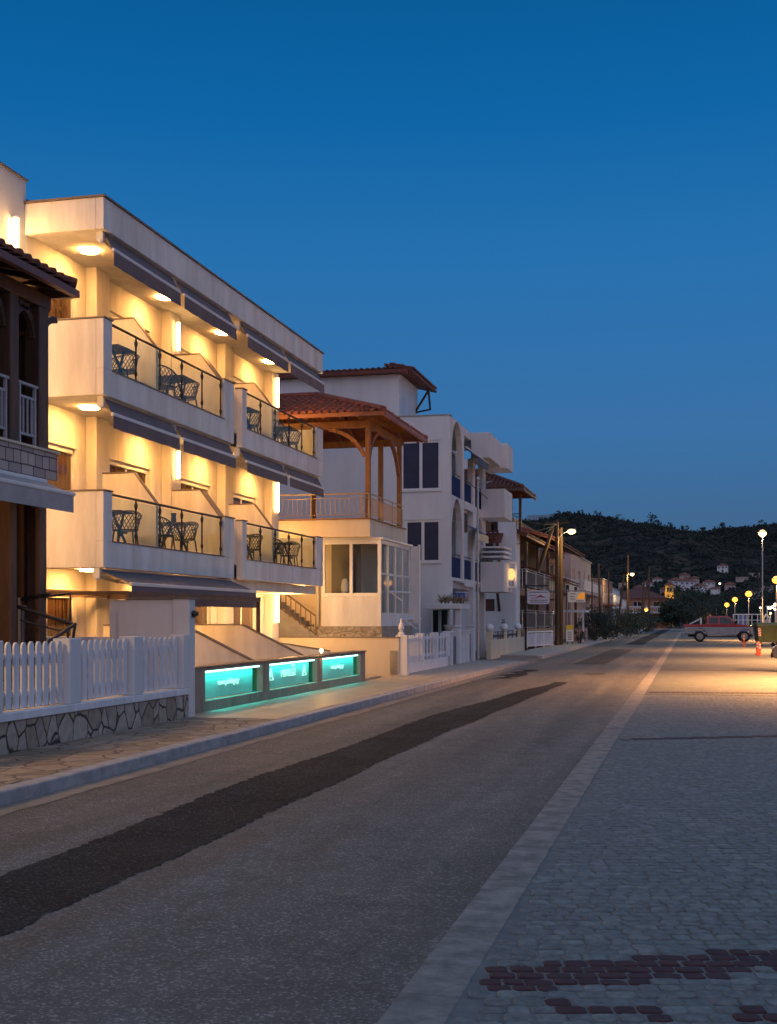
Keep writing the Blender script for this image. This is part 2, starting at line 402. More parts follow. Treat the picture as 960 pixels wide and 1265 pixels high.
# ================================================================== SKY (after sunset, afterglow behind the camera over the sea)
SUN_EL, SUN_AZ = -3.0, 215.0
w = bpy.data.worlds.new('World'); SC.world = w; w.use_nodes = True
n = w.node_tree.nodes; l = w.node_tree.links
bg = n['Background']; sk = n.new('ShaderNodeTexSky'); sk.sky_type = 'NISHITA'; sk.sun_disc = False
sk.sun_elevation = R(SUN_EL); sk.sun_rotation = R(SUN_AZ); sk.air_density = 1.0; sk.dust_density = 0.3; sk.ozone_density = 3.0
sk.sun_elevation = R(4)
# dusk sky: blue deepening upward, a rosy glow low over the sea behind the camera
tc = n.new('ShaderNodeTexCoord'); sx = n.new('ShaderNodeSeparateXYZ'); l.new(tc.outputs['Generated'], sx.inputs[0])
rp = n.new('ShaderNodeValToRGB'); l.new(sx.outputs['Z'], rp.inputs[0])
el = rp.color_ramp.elements
stops = [(0.0, (0.060, 0.105, 0.200)), (0.05, (0.050, 0.120, 0.235)), (0.15, (0.038, 0.156, 0.365)), (0.28, (0.018, 0.158, 0.415)), (0.38, (0.003, 0.126, 0.372)), (0.48, (0.001, 0.095, 0.285)), (0.7, (0.12, 0.26, 0.44)), (1.0, (0.22, 0.36, 0.52))]
while len(el) < len(stops): el.new(0.5)
for e_, (p_, c_) in zip(el, stops): e_.position = p_; e_.color = c_ + (1,)
gd = n.new('ShaderNodeVectorMath'); gd.operation = 'DOT_PRODUCT'; l.new(tc.outputs['Generated'], gd.inputs[0])
gd.inputs[1].default_value = Vector((0.30, -0.95, 0.10)).normalized()
gm = n.new('ShaderNodeMapRange'); gm.interpolation_type = 'SMOOTHSTEP'; gm.inputs[1].default_value = 0.0; gm.inputs[2].default_value = 1.0; l.new(gd.outputs['Value'], gm.inputs[0])
gl = n.new('ShaderNodeMix'); gl.data_type = 'RGBA'; gl.inputs[7].default_value = (0.50, 0.47, 0.64, 1)
l.new(gm.outputs[0], gl.inputs['Factor']); l.new(rp.outputs[0], gl.inputs[6])
sm_ = n.new('ShaderNodeVectorMath'); sm_.operation = 'MULTIPLY_ADD'; sm_.inputs[1].default_value = (0.004, 0.004, 0.006)
l.new(sk.outputs[0], sm_.inputs[0]); l.new(gl.outputs[2], sm_.inputs[2]); l.new(sm_.outputs[0], bg.inputs[0]); bg.inputs[1].default_value = 1.0
SC.view_settings.view_transform = 'Standard'; SC.view_settings.look = 'None'; SC.view_settings.gamma = 1; SC.view_settings.exposure = 0
# afterglow of the set sun: broad, weak, low
sl = bpy.data.lights.new('sun', 'SUN'); so = bpy.data.objects.new('sun', sl); COL.objects.link(so)
sl.energy = 0.03; sl.angle = R(70); sl.color = (1.0, 0.62, 0.62)
so.rotation_euler = (R(68), 0, R(38))     # from behind right of the camera, low
SC.cycles.use_denoising = True; SC.cycles.max_bounces = 7; SC.cycles.diffuse_bounces = 4; SC.cycles.sample_clamp_indirect = 3.0
SC.cycles.use_light_tree = True; SC.cycles.transparent_max_bounces = 12; SC.cycles.caustics_reflective = False; SC.cycles.caustics_refractive = False

def structure(o): o['kind'] = 'structure'; return o
# ================================================================== GROUND AND ROAD
g = MB(); g.quad((-1600, -200, -0.06), (1600, -200, -0.06), (1600, 3000, -0.06), (-1600, 3000, -0.06))
structure(g.build('ground', pm('dry_ground', (0.10, 0.08, 0.06), (0.06, 0.05, 0.035), 0.3, 0.95)))
KX, WX = -5.87, -7.5      # kerb face, garden wall line
g = MB(); g.quad((KX + 0.0, -20, 0), (-1.24, -20, 0), (-1.24, 208, 0), (KX + 0.0, 208, 0))
structure(g.build('road', asphaltmat('asphalt', (0.138, 0.128, 0.116), (0.094, 0.089, 0.083), (0.34, 0.33, 0.30))))
# lane edging of pale concrete
edge = pm('pale_concrete_edging', (0.27, 0.25, 0.235), (0.12, 0.115, 0.11), 5.0, 0.85, 0.6, 50)
g = MB()
y = -8.0
while y < 300:
    L = 1.2 if y < 60 else 20
    j = random.uniform(-0.006, 0.006)
    g.box(-1.24, -0.97, y, y + L - (0.012 if y < 60 else 0), -0.03, 0.006 + j * 0.3); y += L
structure(g.build('road_edging', edge, bevel=0.004))
g = MB(); random.seed(3)
xs = []; y = 2.0
while y < 47:
    xs.append((KX + 0.29 + random.uniform(-0.03, 0.03), y)); y += 0.35
for i in range(len(xs) - 1):
    g.quad((KX + 0.003, xs[i][1], 0.004), (xs[i][0], xs[i][1], 0.004), (xs[i + 1][0], xs[i + 1][1], 0.004), (KX + 0.003, xs[i + 1][1], 0.004))
structure(g.build('gutter', pm('gutter_concrete', (0.27, 0.235, 0.20), (0.17, 0.15, 0.13), 3, 0.85, 0.5, 50)))
# darker trench patches in the asphalt
def patch(left, right, y0, y1, step, z, mat, name, rag=0.03):
    g = MB(); rows = []; y = y0
    while y <= y1:
        rows.append((left(y) + random.gauss(0, rag), right(y) + random.gauss(0, rag), y)); y += step
    for a, b in zip(rows[:-1], rows[1:]):
        g.quad((a[0], a[2], z), (a[1], a[2], z), (b[1], b[2], z), (b[0], b[2], z))
    return structure(g.build(name, mat))
dk = asphaltmat('dark_patch_asphalt', (0.040, 0.040, 0.041), (0.013, 0.0135, 0.015), (0.13, 0.125, 0.12), 0.85, 0.12)
def lerp(a, b, t): return a + (b - a) * max(0, min(1, t))
patch(lambda y: -4.28 - 0.12 * math.exp(-((y - 11.5) / 2.2) ** 2) + 0.9 * max(0, (y - 20) / 12) * (1 + 0.10 * math.sin(y * 1.1)),
      lambda y: -3.45 + 0.30 * max(0, (y - 16) / 12) + 0.02 * math.sin(y * 1.7), 1.0, 31.6, 0.055, 0.004, dk, 'road_patch', 0.016)
br = asphaltmat('brown_patch_asphalt', (0.055, 0.04, 0.036), (0.035, 0.028, 0.025), (0.12, 0.10, 0.09))
patch(lambda y: -4.1, lambda y: -2.95, 44, 66, 1.0, 0.004, br, 'road_patch', 0.02)
patch(lambda y: -4.0, lambda y: -2.9, 78, 190, 4.0, 0.004, dk, 'road_patch', 0.04)
patch(lambda y: -5.2 + 0.15 * math.sin(y * 3), lambda y: -4.75 + 0.1 * math.sin(y * 2), 33, 39, 0.3, 0.004, dk, 'road_patch', 0.05)
g = MB(); g.lathe((-2.75, 36.5, 0.0), [(0.31, 0.0), (0.31, 0.008), (0.27, 0.009), (0.27, 0.004)], 24)
tag(g.build('manhole_cover', pm('rusty_iron', (0.05, 0.035, 0.03), rough=0.85)), 'round iron manhole cover set in the asphalt beyond the dark patch', 'manhole cover')

# ================================================================== PAVEMENT
def slab(name, x0, x1, y0, y1, z, mat): 
    g = MB(); g.box(x0, x1, y0, y1, -0.05, z); return structure(g.build(name, mat))
crazy = cellmat('crazy_paving', [(0.22, 0.16, 0.11), (0.30, 0.23, 0.16), (0.36, 0.28, 0.20), (0.26, 0.20, 0.16)], 2.9, (0.09, 0.07, 0.055), 0.05, 0.75, (1, 1.0, 1), bump=0.7)
slab('pavement', -7.48, -6.075, -4, 17.42, 0.125, crazy)
def tilefloor(name, c, joint, sx, sy, rough):
    m, n, l, b = nt(name)
    tc = n.new('ShaderNodeTexCoord'); bk = n.new('ShaderNodeTexBrick')
    bk.inputs['Scale'].default_value = 1; bk.inputs['Brick Width'].default_value = sx; bk.inputs['Row Height'].default_value = sy
    bk.inputs['Mortar Size'].default_value = 0.006; bk.inputs['Color1'].default_value = tuple(c) + (1,); bk.inputs['Color2'].default_value = tuple(v * 0.85 for v in c) + (1,); bk.inputs['Mortar'].default_value = tuple(joint) + (1,)
    bk.offset = 0
    l.new(tc.outputs['Object'], bk.inputs['Vector'])
    no = n.new('ShaderNodeTexNoise'); no.inputs['Scale'].default_value = 2.0; no.inputs['Detail'].default_value = 7; l.new(tc.outputs['Object'], no.inputs['Vector'])
    mr = n.new('ShaderNodeMapRange'); mr.inputs[1].default_value = 0.3; mr.inputs[2].default_value = 0.7; mr.inputs[3].default_value = 0.75; mr.inputs[4].default_value = 1.08
    l.new(no.outputs['Fac'], mr.inputs[0])
    sc_ = n.new('ShaderNodeVectorMath'); sc_.operation = 'SCALE'; l.new(bk.outputs['Color'], sc_.inputs[0]); l.new(mr.outputs[0], sc_.inputs['Scale'])
    l.new(sc_.outputs[0], b.inputs['Base Color'])
    m2 = n.new('ShaderNodeMapRange'); m2.inputs[3].default_value = rough - 0.1; m2.inputs[4].default_value = rough + 0.15; l.new(no.outputs['Fac'], m2.inputs[0]); l.new(m2.outputs[0], b.inputs['Roughness'])
    return m
slab('pavement', -7.68, -6.075, 17.424, 30.9, 0.128, tilefloor('cream_paving_tiles', (0.50, 0.42, 0.30), (0.22, 0.18, 0.13), 0.4, 0.4, 0.45))
slab('pavement', -7.66, -6.075, 30.904, 43.6, 0.125, M['concrete'])
slab('pavement', -7.7, -6.075, 50.0, 240, 0.125, M['concrete'])
slab('pavement', -9.0, -5.9, 43.6, 50.0, 0.03, pm('driveway_concrete', (0.22, 0.20, 0.18), (0.15, 0.14, 0.13), 1.5, 0.9, 0.4, 50))
g = MB(); y = -6.0; random.seed(5)
while y < 42.9:
    g.box(KX - 0.202, KX + 0.0, y, y + 0.988, -0.05, 0.128 + random.uniform(-0.003, 0.003)); y += 1.0
for i in range(5):  # kerb dips into the driveway
    z0, z1 = 0.128 - i * 0.02, 0.128 - (i + 1) * 0.02
    g.hexa([(KX - 0.2, y, -0.05), (KX, y, -0.05), (KX, y + 0.49, -0.05), (KX - 0.2, y + 0.49, -0.05), (KX - 0.2, y, z0), (KX, y, z0), (KX, y + 0.49, z1), (KX - 0.2, y + 0.49, z1)]); y += 0.5
y = 49.6
while y < 240:
    L = 1.0 if y < 75 else 8.0
    g.box(KX - 0.2, KX, y, y + L - 0.012, -0.05, 0.128); y += L
structure(g.build('kerb', M['kerb'], bevel=0.012))

# ================================================================== COBBLED PROMENADE
AX = R(14)     # the courses run a little across the road axis
random.seed(11)
jx = pm('sett_joint_grout', (0.16, 0.175, 0.18), (0.11, 0.12, 0.125), 8, 0.95, 0.6, 70)
slab('promenade', -0.97, 8.6, -20, 27.0, -0.001, jx)
setts = MB(); ca, sa = math.cos(AX), math.sin(AX)
def sett(u0, u1, v0, v1, red, simple):
    def T(u, v, z): return (u * ca - v * sa, u * sa + v * ca, z)
    setts.cur = 2 if red else random.choice((0, 0, 0, 1))
    h = random.uniform(0.003, 0.009) * max(0.10, min(1, (7 / max(1, v0)) ** 1.5)); j = lambda s=0.005: random.uniform(-s, s)
    ct = [(u0 + j(), v0 + j()), (u1 + j(), v0 + j()), (u1 + j(), v1 + j()), (u0 + j(), v1 + j())]
    cx = sum(p[0] for p in ct) / 4; cy = sum(p[1] for p in ct) / 4
    ring = []
    for k in range(4):          # cut corners so the stones look worn round
        a, b = ct[k], ct[(k + 1) % 4]
        for f in (0.14, 0.86): ring.append((a[0] + (b[0] - a[0]) * f, a[1] + (b[1] - a[1]) * f))
    i = len(setts.v); N = 8
    tk = 0.04 * max(0.3, min(1, 9 / max(1, v0))); tilt = (random.uniform(-tk, tk), random.uniform(-tk, tk))
    for (s, z) in ((1.0, -0.02), (0.98, h * 0.25), (0.82, h)):
        for p in ring:
            u = cx + (p[0] - cx) * s; v = cy + (p[1] - cy) * s
            setts.v.append(T(u, v, z + ((u - cx) * tilt[0] + (v - cy) * tilt[1] if z > 0 else 0)))
    for lv in range(2):
        for k in range(N):
            a0 = i + lv * N + k; a1 = i + lv * N + (k + 1) % N
            setts.f.append((a0, a1, a1 + N, a0 + N)); setts.m.append(setts.cur)
    setts.f.append(tuple(i + 2 * N + k for k in range(N))); setts.m.append(setts.cur)
v = 3.2; rown = 0
def isred(x, y):
    for (c, wd) in ((5.93, 0.21), (17.25, 0.15)):
        if abs(y - (c + 0.50 * x)) < wd: return random.random() > 0.03
    if (-0.60 < x < -0.10 or x > 0.22) and abs(y - (5.22 + 0.12 * x)) < 0.085: return True
    return 27.6 < y - 0.1 * x < 27.95 or 39.5 < y < 39.9
v = 3.4
YG = 27.0
while v < YG + 3:
    hgt = random.uniform(0.088, 0.104); u = -0.6 + random.uniform(0, 0.1) + (v * math.tan(AX) - 0.55)
    while u < 12:
        wd = random.uniform(0.095, 0.14)
        cu, cv = u + wd / 2, v + hgt / 2
        X_ = cu * ca - cv * sa; Y_ = cu * sa + cv * ca
        if -0.91 < X_ < min(8.5, 1.9 + Y_ * 0.10) and Y_ < YG:
            sett(u + 0.004, u + wd - 0.004, v + 0.004, v + hgt - 0.004, isred(X_, Y_), False)
        u += wd
    v += hgt
def settmat(name, c, c2):
    m = pm(name, c, c2, 16.0, 0.66, 0.07, 130, spec=0.4)
    return m
structure(setts.build('cobblestones', [settmat('grey_sett', (0.175, 0.182, 0.18), (0.085, 0.093, 0.095)), settmat('pale_sett', (0.215, 0.225, 0.22), (0.11, 0.12, 0.12)), settmat('red_sett', (0.062, 0.014, 0.016), (0.03, 0.009, 0.010))], smooth=False))
# farther along the stones are below the size of a pixel: the same paving as a bumped sheet
def farsett():
    m, n, l, b = nt('far_setts')
    tc = n.new('ShaderNodeTexCoord'); mp = n.new('ShaderNodeMapping'); mp.inputs['Rotation'].default_value = (0, 0, -AX); l.new(tc.outputs['Object'], mp.inputs[0])
    bk = n.new('ShaderNodeTexBrick'); bk.inputs['Scale'].default_value = 1; bk.inputs['Brick Width'].default_value = 0.115; bk.inputs['Row Height'].default_value = 0.095; bk.inputs['Mortar Size'].default_value = 0.01
    bk.inputs['Color1'].default_value = (0.15, 0.155, 0.155, 1); bk.inputs['Color2'].default_value = (0.10, 0.105, 0.105, 1); bk.inputs['Mortar'].default_value = (0.08, 0.09, 0.092, 1)
    l.new(mp.outputs[0], bk.inputs['Vector']); l.new(bk.outputs['Color'], b.inputs['Base Color'])
    no = n.new('ShaderNodeTexNoise'); no.inputs['Scale'].default_value = 1.1; no.inputs['Detail'].default_value = 9; no.inputs['Roughness'].default_value = 0.75; l.new(tc.outputs['Object'], no.inputs['Vector'])
    mr = n.new('ShaderNodeMapRange'); mr.inputs[1].default_value = 0.3; mr.inputs[2].default_value = 0.7; mr.inputs[3].default_value = 0.7; mr.inputs[4].default_value = 1.15; l.new(no.outputs['Fac'], mr.inputs[0])
    sv = n.new('ShaderNodeVectorMath'); sv.operation = 'SCALE'; l.new(bk.outputs['Color'], sv.inputs[0]); l.new(mr.outputs[0], sv.inputs['Scale']); l.new(sv.outputs[0], b.inputs['Base Color'])
    b.inputs['Roughness'].default_value = 0.85; b.inputs['Specular IOR Level'].default_value = 0.25
    return m
slab('promenade', -0.97, 8.6, 27.0, 300, 0.004, farsett())
slab('promenade', 8.6, 60, -20, 300, -0.02, pm('beach_sand', (0.20, 0.16, 0.12), (0.13, 0.10, 0.08), 1, 0.95, 0.5, 30))

rr = pm('red_sett', (0.085, 0.022, 0.022))
for y0 in (27.6, 39.6):
    g = MB(); random.seed(int(y0)); x = -0.9
    while x < 8.4:
        wd = random.uniform(0.09, 0.13)
        for k in range(3):
            if random.random() < 0.9: g.box(x + random.uniform(0, 0.02), x + wd - 0.012, y0 + k * 0.11 + random.uniform(0, 0.015) + 0.1 * x, y0 + k * 0.11 + 0.095 + 0.1 * x, 0.0, 0.009)
        x += wd
    structure(g.build('cobblestones', rr))
# ================================================================== HILLS
def hill_h(x, y):
    def sm(a, b, t):
        t = max(0, min(1, (t - a) / (b - a))); return t * t * (3 - 2 * t)
    top = 71 + 5 * math.exp(-((x + 85) / 30.0) ** 2) - 8 * sm(-70, 10, x) + 3 * sm(10, 60, x) + 6 * sm(-100, -400, x)
    nz = 1.6 * math.sin(x * 0.11 + y * 0.013) + 1.1 * math.sin(x * 0.23 + 1.3 + y * 0.03) + 2.2 * math.sin(x * 0.043 + y * 0.021)
    ridge = 0.22 * sm(240, 460, y) + 0.78 * sm(420, 905, y)
    gully = 1 - 0.13 * sm(0.2, 0.9, 0.5 + 0.5 * math.sin(x * 0.05 + y * 0.008)) * sm(300, 500, y) * (1 - sm(760, 900, y))
    return top * ridge * gully + nz * sm(300, 700, y) * 0.35 - 0.5 * sm(900, 1300, y) * top
g = MB(); nx, ny = 150, 110
for j in range(ny + 1):
    y = 240 + 960 * j / ny
    for i in range(nx + 1):
        x = -480 + 840 * i / nx
        g.v.append((x, y, hill_h(x, y) - 0.3 + (random.uniform(-1, 1) * 1.1 if y > 420 else 0)))
for j in range(ny):
    for i in range(nx):
        a = j * (nx + 1) + i; g.f.append((a, a + 1, a + nx + 2, a + nx + 1)); g.m.append(0)
def hillmat():
    m, n, l, b = nt('scrub_hillside')
    tc = n.new('ShaderNodeTexCoord'); a = n.new('ShaderNodeTexNoise'); a.inputs['Scale'].default_value = 0.06; a.inputs['Detail'].default_value = 10; a.inputs['Roughness'].default_value = 0.7
    l.new(tc.outputs['Object'], a.inputs['Vector'])
    r = n.new('ShaderNodeValToRGB'); r.color_ramp.elements[0].position = 0.42; r.color_ramp.elements[1].position = 0.62
    r.color_ramp.elements[0].color = (0.018, 0.022, 0.022, 1); r.color_ramp.elements[1].color = (0.085, 0.065, 0.055, 1)
    v = n.new('ShaderNodeTexVoronoi'); v.inputs['Scale'].default_value = 0.22; l.new(tc.outputs['Object'], v.inputs['Vector'])
    k = n.new('ShaderNodeMapRange'); k.inputs[1].default_value = 0.2; k.inputs[2].default_value = 0.5; l.new(v.outputs['Distance'], k.inputs[0])
    mx = n.new('ShaderNodeMix'); mx.data_type = 'RGBA'; mx.inputs[6].default_value = (0.014, 0.019, 0.015, 1)
    l.new(a.outputs['Fac'], r.inputs[0]); l.new(k.outputs[0], mx.inputs['Factor']); l.new(r.outputs[0], mx.inputs[7]); l.new(mx.outputs[2], b.inputs['Base Color'])
    b.inputs['Roughness'].default_value = 1; b.inputs['Specular IOR Level'].default_value = 0
    return m
structure(g.build('hills', hillmat(), smooth=True))
def on_hill(px, py, far=1150):
    """where the sight line of a village house meets the slope"""
    d = 245.0
    while d < far:
        x, y = at(px, d)
        if EYE + (764 - py) * d / 1500 <= max(0, hill_h(x, y) - 0.3): return x, y, d
        d += 2
    return at(px, 600) + (600,)
# scrub and low trees over the slopes: nobody could count them
sc_ = MB(); random.seed(21)
scm = pm('scrub_leaves', (0.018, 0.026, 0.018), (0.011, 0.016, 0.012), 0.1, 0.9)
for _ in range(5200):
    x = random.uniform(-230, 110); y = random.uniform(330, 915)
    if random.random() < 0.35: y = random.uniform(760, 915)
    h = hill_h(x, y) - 0.3; s = random.uniform(0.8, 2.4)
    for k in range(14):
        p = Vector((x + random.gauss(0, s * 0.5), y + random.gauss(0, s * 0.5), h + abs(random.gauss(0, s * 0.45))))
        a = Vector((random.gauss(0, 1), random.gauss(0, 1), random.gauss(0, 1))).normalized(); b = a.orthogonal(); q = s * 0.33
        sc_.quad(p - a * q, p + b * q, p + a * q, p - b * q)
tag(sc_.build('hillside_scrub', scm), 'dark evergreen scrub covering the hillside above the village', 'scrub', kind='stuff')
leafD = pm('dark_leaves', (0.028, 0.04, 0.02), (0.014, 0.022, 0.010), 1.5, 0.7)
leafO = pm('oleander_leaves', (0.022, 0.035, 0.018), (0.010, 0.017, 0.010), 2, 0.65)
bark = pm('rough_bark', (0.09, 0.065, 0.045), (0.05, 0.035, 0.025), 5, 0.9, 0.6, 30)
def tree(name, label, x, y, z, h, rx, n, size, group=None, cat='tree', trunk=0.35, lean=0.0, mat=None, rz=None):
    t = thing(name, label, cat, (x, y, z), group)
    m = MB(); th = h * trunk
    m.tube([(x, y, z - 0.2), (x + lean * 0.4, y, z + th * 0.6), (x + lean, y, z + th), (x + lean, y, z + h * 0.75)], [h * 0.035, h * 0.028, h * 0.022, h * 0.008], 7)
    for k in range(4):
        a = random.uniform(0, 6.28); m.tube([(x + lean, y, z + th * random.uniform(0.8, 1.1)), (x + lean + math.cos(a) * rx * 0.6, y + math.sin(a) * rx * 0.6, z + h * random.uniform(0.6, 0.8))], [h * 0.014, h * 0.005], 5)
    m.build('trunk', bark, t)
    c = MB(); ch = (h - th) / 2 * 1.1
    leaves(c, (x + lean, y, z + th + ch * 0.9), (rx, rx, rz or ch), n, size, max(8, n // 45)); c.build('crown', mat or leafD, t)
    return t
# tree silhouettes on the crest
random.seed(31)
crest = [(718, 4, 'tall'), (740, 5, ''), (764, 6, ''), (779, 4, ''), (806, 7, ''), (814, 5, ''), (826, 5, ''), (831, 4, ''), (846, 4, ''), (868, 3.4, ''), (893, 4, ''), (940, 4, '')]
for i, (px, h, k) in enumerate(crest):
    x, y = at(px, 890 if px < 800 else 872); y = min(y, 905)
    sub = {718: 'lone rounded tree at the left end of the ridge', 740: 'small tree on the ridge just right of the lone rounded one', 764: 'broad tree on the ridge above the pink houses', 779: 'low tree on the ridge left of the tallest clump',
           806: 'tallest dark tree on the middle of the ridge', 814: 'dark tree touching the right side of the tallest ridge tree', 826: 'middle-sized tree on the ridge above the bell tower', 831: 'small tree crowding the ridge right above the bell tower', 846: 'low bushy tree on the ridge above the pickup bed',
           868: 'low tree on the ridge above the pickup cab', 893: 'small tree on the ridge above the row of orange lamps', 940: 'farthest right low tree on the ridge'}[px]
    tree('ridge_tree', 'dark ' + sub if not sub.startswith(('tallest dark', 'dark')) else sub, x, y, hill_h(x, y) - 0.5, h * 1.5, h * 0.75, 260, 0.5, 'trees on the ridge', trunk=0.25)
# ================================================================== HOTEL
random.seed(41)
FX, HX, PX = -9.7, -11.2, -10.98      # balcony fronts, main wall, pilaster faces
H = thing('hotel_building', 'white three storey building with lit glass balconies, retracted grey awnings and glowing round ceiling lamps', 'building', (-11.2, 25.0, 0))
pY = [21.1, 24.5, 27.7, 31.1]
doors = [(18.75, 20.75), (21.95, 23.95), (25.45, 27.35), (28.6, 30.5)]
L1, L2 = 2.85, 5.80
holes = []
for z in (0.15, L1, L2): holes += [(a, b, z + 0.03, z + 1.98) for a, b in doors]
m = MB(); wallgrid(m, 'X', HX, 0.25, 18.95, 31.66, 0, 8.36, holes)
m.box(-19, HX - 0.25, 31.36, 31.66, 0, 8.36); m.box(-19.0, -18.7, 12, 31.36, 0, 8.36)
m.build('wall', M['plaster'], H)
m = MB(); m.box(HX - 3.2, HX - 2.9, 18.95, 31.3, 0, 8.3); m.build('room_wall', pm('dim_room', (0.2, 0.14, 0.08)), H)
# left wing with the taller parapet
m = MB(); wallgrid(m, 'X', HX - 0.003, 0.3, 11.5, 18.95, 0, 9.24, []); m.box(-19, HX - 0.3, 18.65, 18.95, 8.85, 9.24); m.build('wing_wall', M['plasterB'], H)
m = MB(); m.box(HX - 0.36, HX + 0.03, 11.4, 18.98, 9.243, 9.275); m.build('coping', M['trim'], H)
for Y in pY:
    m = MB()
    for z0, z1 in ((0.0, 2.548), (L1, 5.498), (L2, 8.348)): m.box(HX, PX, Y, Y + 0.56, z0, z1)
    m.build('pilaster', M['plaster'], H, bevel=0.01)
# doors with aluminium frames
for z in (0.15, L1, L2):
    for a, b in doors: window(H, 'X', HX, a, b, z + 0.03, z + 1.98, M['whitemetal'], M['pane'], cols=2, fw=0.07, rec=0.07, name='balcony_door', box=0.03)
# roof
m = MB(); m.box(HX - 8, FX - 0.152, 19.052, 31.465, 8.35, 8.5); m.build('roof_slab', M['plaster'], H)
m = MB(); m.box(FX - 0.15, FX + 0.002, 18.9, 31.62, 8.30, 8.84); m.box(HX + 0.002, FX - 0.15, 18.9, 19.05, 8.30, 8.84); m.box(HX - 8, FX - 0.15, 31.47, 31.62, 8.502, 8.84)
m.build('roof_parapet', M['plaster'], H, bevel=0.008)
m = MB(); m.box(FX - 0.19, FX + 0.035, 18.865, 31.655, 8.843, 8.872); m.box(HX + 0.002, FX - 0.19, 18.865, 19.09, 8.843, 8.872); m.build('coping', M['trim'], H)
m = MB()
tiles(m, (-12.3, 21.6, 9.55), (0, -1, 0), Vector((-0.94, 0, 0.34)), 5.4, lambda u: 3.5)
m.prism([(-12.35, 16.2, 9.30), (-12.35, 16.2, 9.52), (-15.6, 16.2, 10.7), (-15.6, 16.2, 9.30)], (0, 5.4, 0)); m.build('rear_roof', M['tileD'], H)

def ceiling_lamp(x, y, z, e=1.0, vis=True):
    m = MB(); m.lathe((x, y, z), [(0.165, 0.0), (0.165, -0.012), (0.16, -0.02)], 28); o = m.build('ceiling_lamp', M['whitemetal'], H)
    m = MB(); m.lathe((x, y, z - 0.021), [(0.175, 0.0), (0.173, -0.012), (0.15, -0.02)], 28); m.build('diffuser', M['bulb'], o, smooth=True)
    if e != 1: pass
    return o
LY = [20.1, 23.4, 26.6, 29.9]
def streak_lamp(x, y, z, h, r=0.029, e=34):
    """wall lamp drawn as a slim glowing streak between two white end caps"""
    m = MB(); m.box(x, x + 0.02, y - 0.03, y + 0.03, z - h / 2 - 0.03, z + h / 2 + 0.03); m.tube([(x + 0.07, y, z + h / 2), (x + 0.07, y, z + h / 2 + 0.03)], r + 0.008, 14); m.tube([(x + 0.07, y, z - h / 2 - 0.03), (x + 0.07, y, z - h / 2)], r + 0.008, 14)
    o = m.build('wall_lamp', M['whitemetal'], H)
    m = MB(); m.tube([(x + 0.07, y, z - h / 2), (x + 0.07, y, z + h / 2)], r, 16); m.build('glow_streak', em('tube_glow_%d' % e, (1.0, 0.56, 0.19), e), o, smooth=False)  # glowing tube stands in for a sconce's streak of light on the wall
for (y, z, h) in ((24.78, 7.84, 0.62), (24.78, 5.02, 0.6), (31.38, 7.80, 0.8), (31.38, 4.95, 0.8), (31.38, 2.02, 0.95)): streak_lamp(PX, y, z, h)
streak_lamp(HX, 18.50, 8.2, 0.5, 0.05, 34)
for (y, z, e_) in ((17.6, 7.6, 130), (17.4, 4.9, 130), (17.4, 2.9, 70)):  # unseen lamps on the wing, added to throw light on the side parapets
    m = MB(); m.lathe((HX - 0.003, y, z), [(0.11, 0), (0.11, 0.03)], 18, 'X'); wl_ = m.build('wall_lamp', M['whitemetal'], H)
    m = MB(); m.ball((HX + 0.06, y, z), (0.06, 0.095, 0.095), 14, 10); m.build('diffuser', em('bulkhead_glass', (1.0, 0.46, 0.12), 12), wl_, smooth=True); light('POINT', (HX + 0.28, y, z), e_, (1.0, 0.50, 0.16), H, 0.08)
for z, e_ in ((6.6, 80), (3.3, 150)):      # unseen lamps on the end wall, added to warm the terrace house
    m = MB(); m.lathe((-11.5, 31.66, z), [(0.11, 0), (0.11, 0.03)], 18, 'Y'); wl_ = m.build('wall_lamp', M['whitemetal'], H)
    m = MB(); m.ball((-11.5, 31.72, z), (0.095, 0.05, 0.095), 14, 10); m.build('diffuser', em('bulkhead_glass', (1, 1, 1), 1), wl_, smooth=True); light('POINT', (-11.5, 31.92, z), e_, (1.0, 0.52, 0.17), H, 0.08)
for zc in (8.348, 5.498):
    for y in LY: ceiling_lamp(-10.6, y, zc)
for y in LY: ceiling_lamp(-10.6, y, 2.548 if y < 25 else 2.545)
ceiling_lamp(-10.15, 30.9, 2.545); light('POINT', (-10.2, 30.1, 1.85), 190, (1.0, 0.52, 0.17), H, 0.1); light('POINT', (-10.4, 27.0, 1.8), 70, (1.0, 0.52, 0.17), H, 0.1)  # added ceiling lamp and bare fill lights brighten the cream wall and porch
# balconies: block one Y 18.9-25.0, block two Y 25.5-31.6
blocks = [(18.9, 19.22, 24.42, 25.0, 5), (25.5, 25.78, 31.05, 31.62, 5)]
def divider(y0, y1, L, zt=1.58, xb=PX, xf=FX - 0.16, xm=-10.32, name='privacy_divider', zf=0.98, mat=None):
    m = MB(); m.prism([(xb, y0, L), (xf, y0, L), (xf, y0, L + zf), (xm, y0, L + zt), (xb, y0, L + zt)], (0, y1 - y0, 0))
    o = m.build(name, mat or M['plaster'], H, bevel=0.004)
    m = MB(); m.bar((xb, (y0 + y1) / 2, L + zt + 0.014), (xm, (y0 + y1) / 2, L + zt + 0.014), y1 - y0 + 0.03, 0.022); m.bar((xm, (y0 + y1) / 2, L + zt + 0.014), (xf, (y0 + y1) / 2, L + zf + 0.014), y1 - y0 + 0.03, 0.022)
    m.build('coping', M['trim'], o)
frosted = pm('frosted_panel', (0.70, 0.66, 0.55), (0.66, 0.62, 0.5), 1, 0.5)
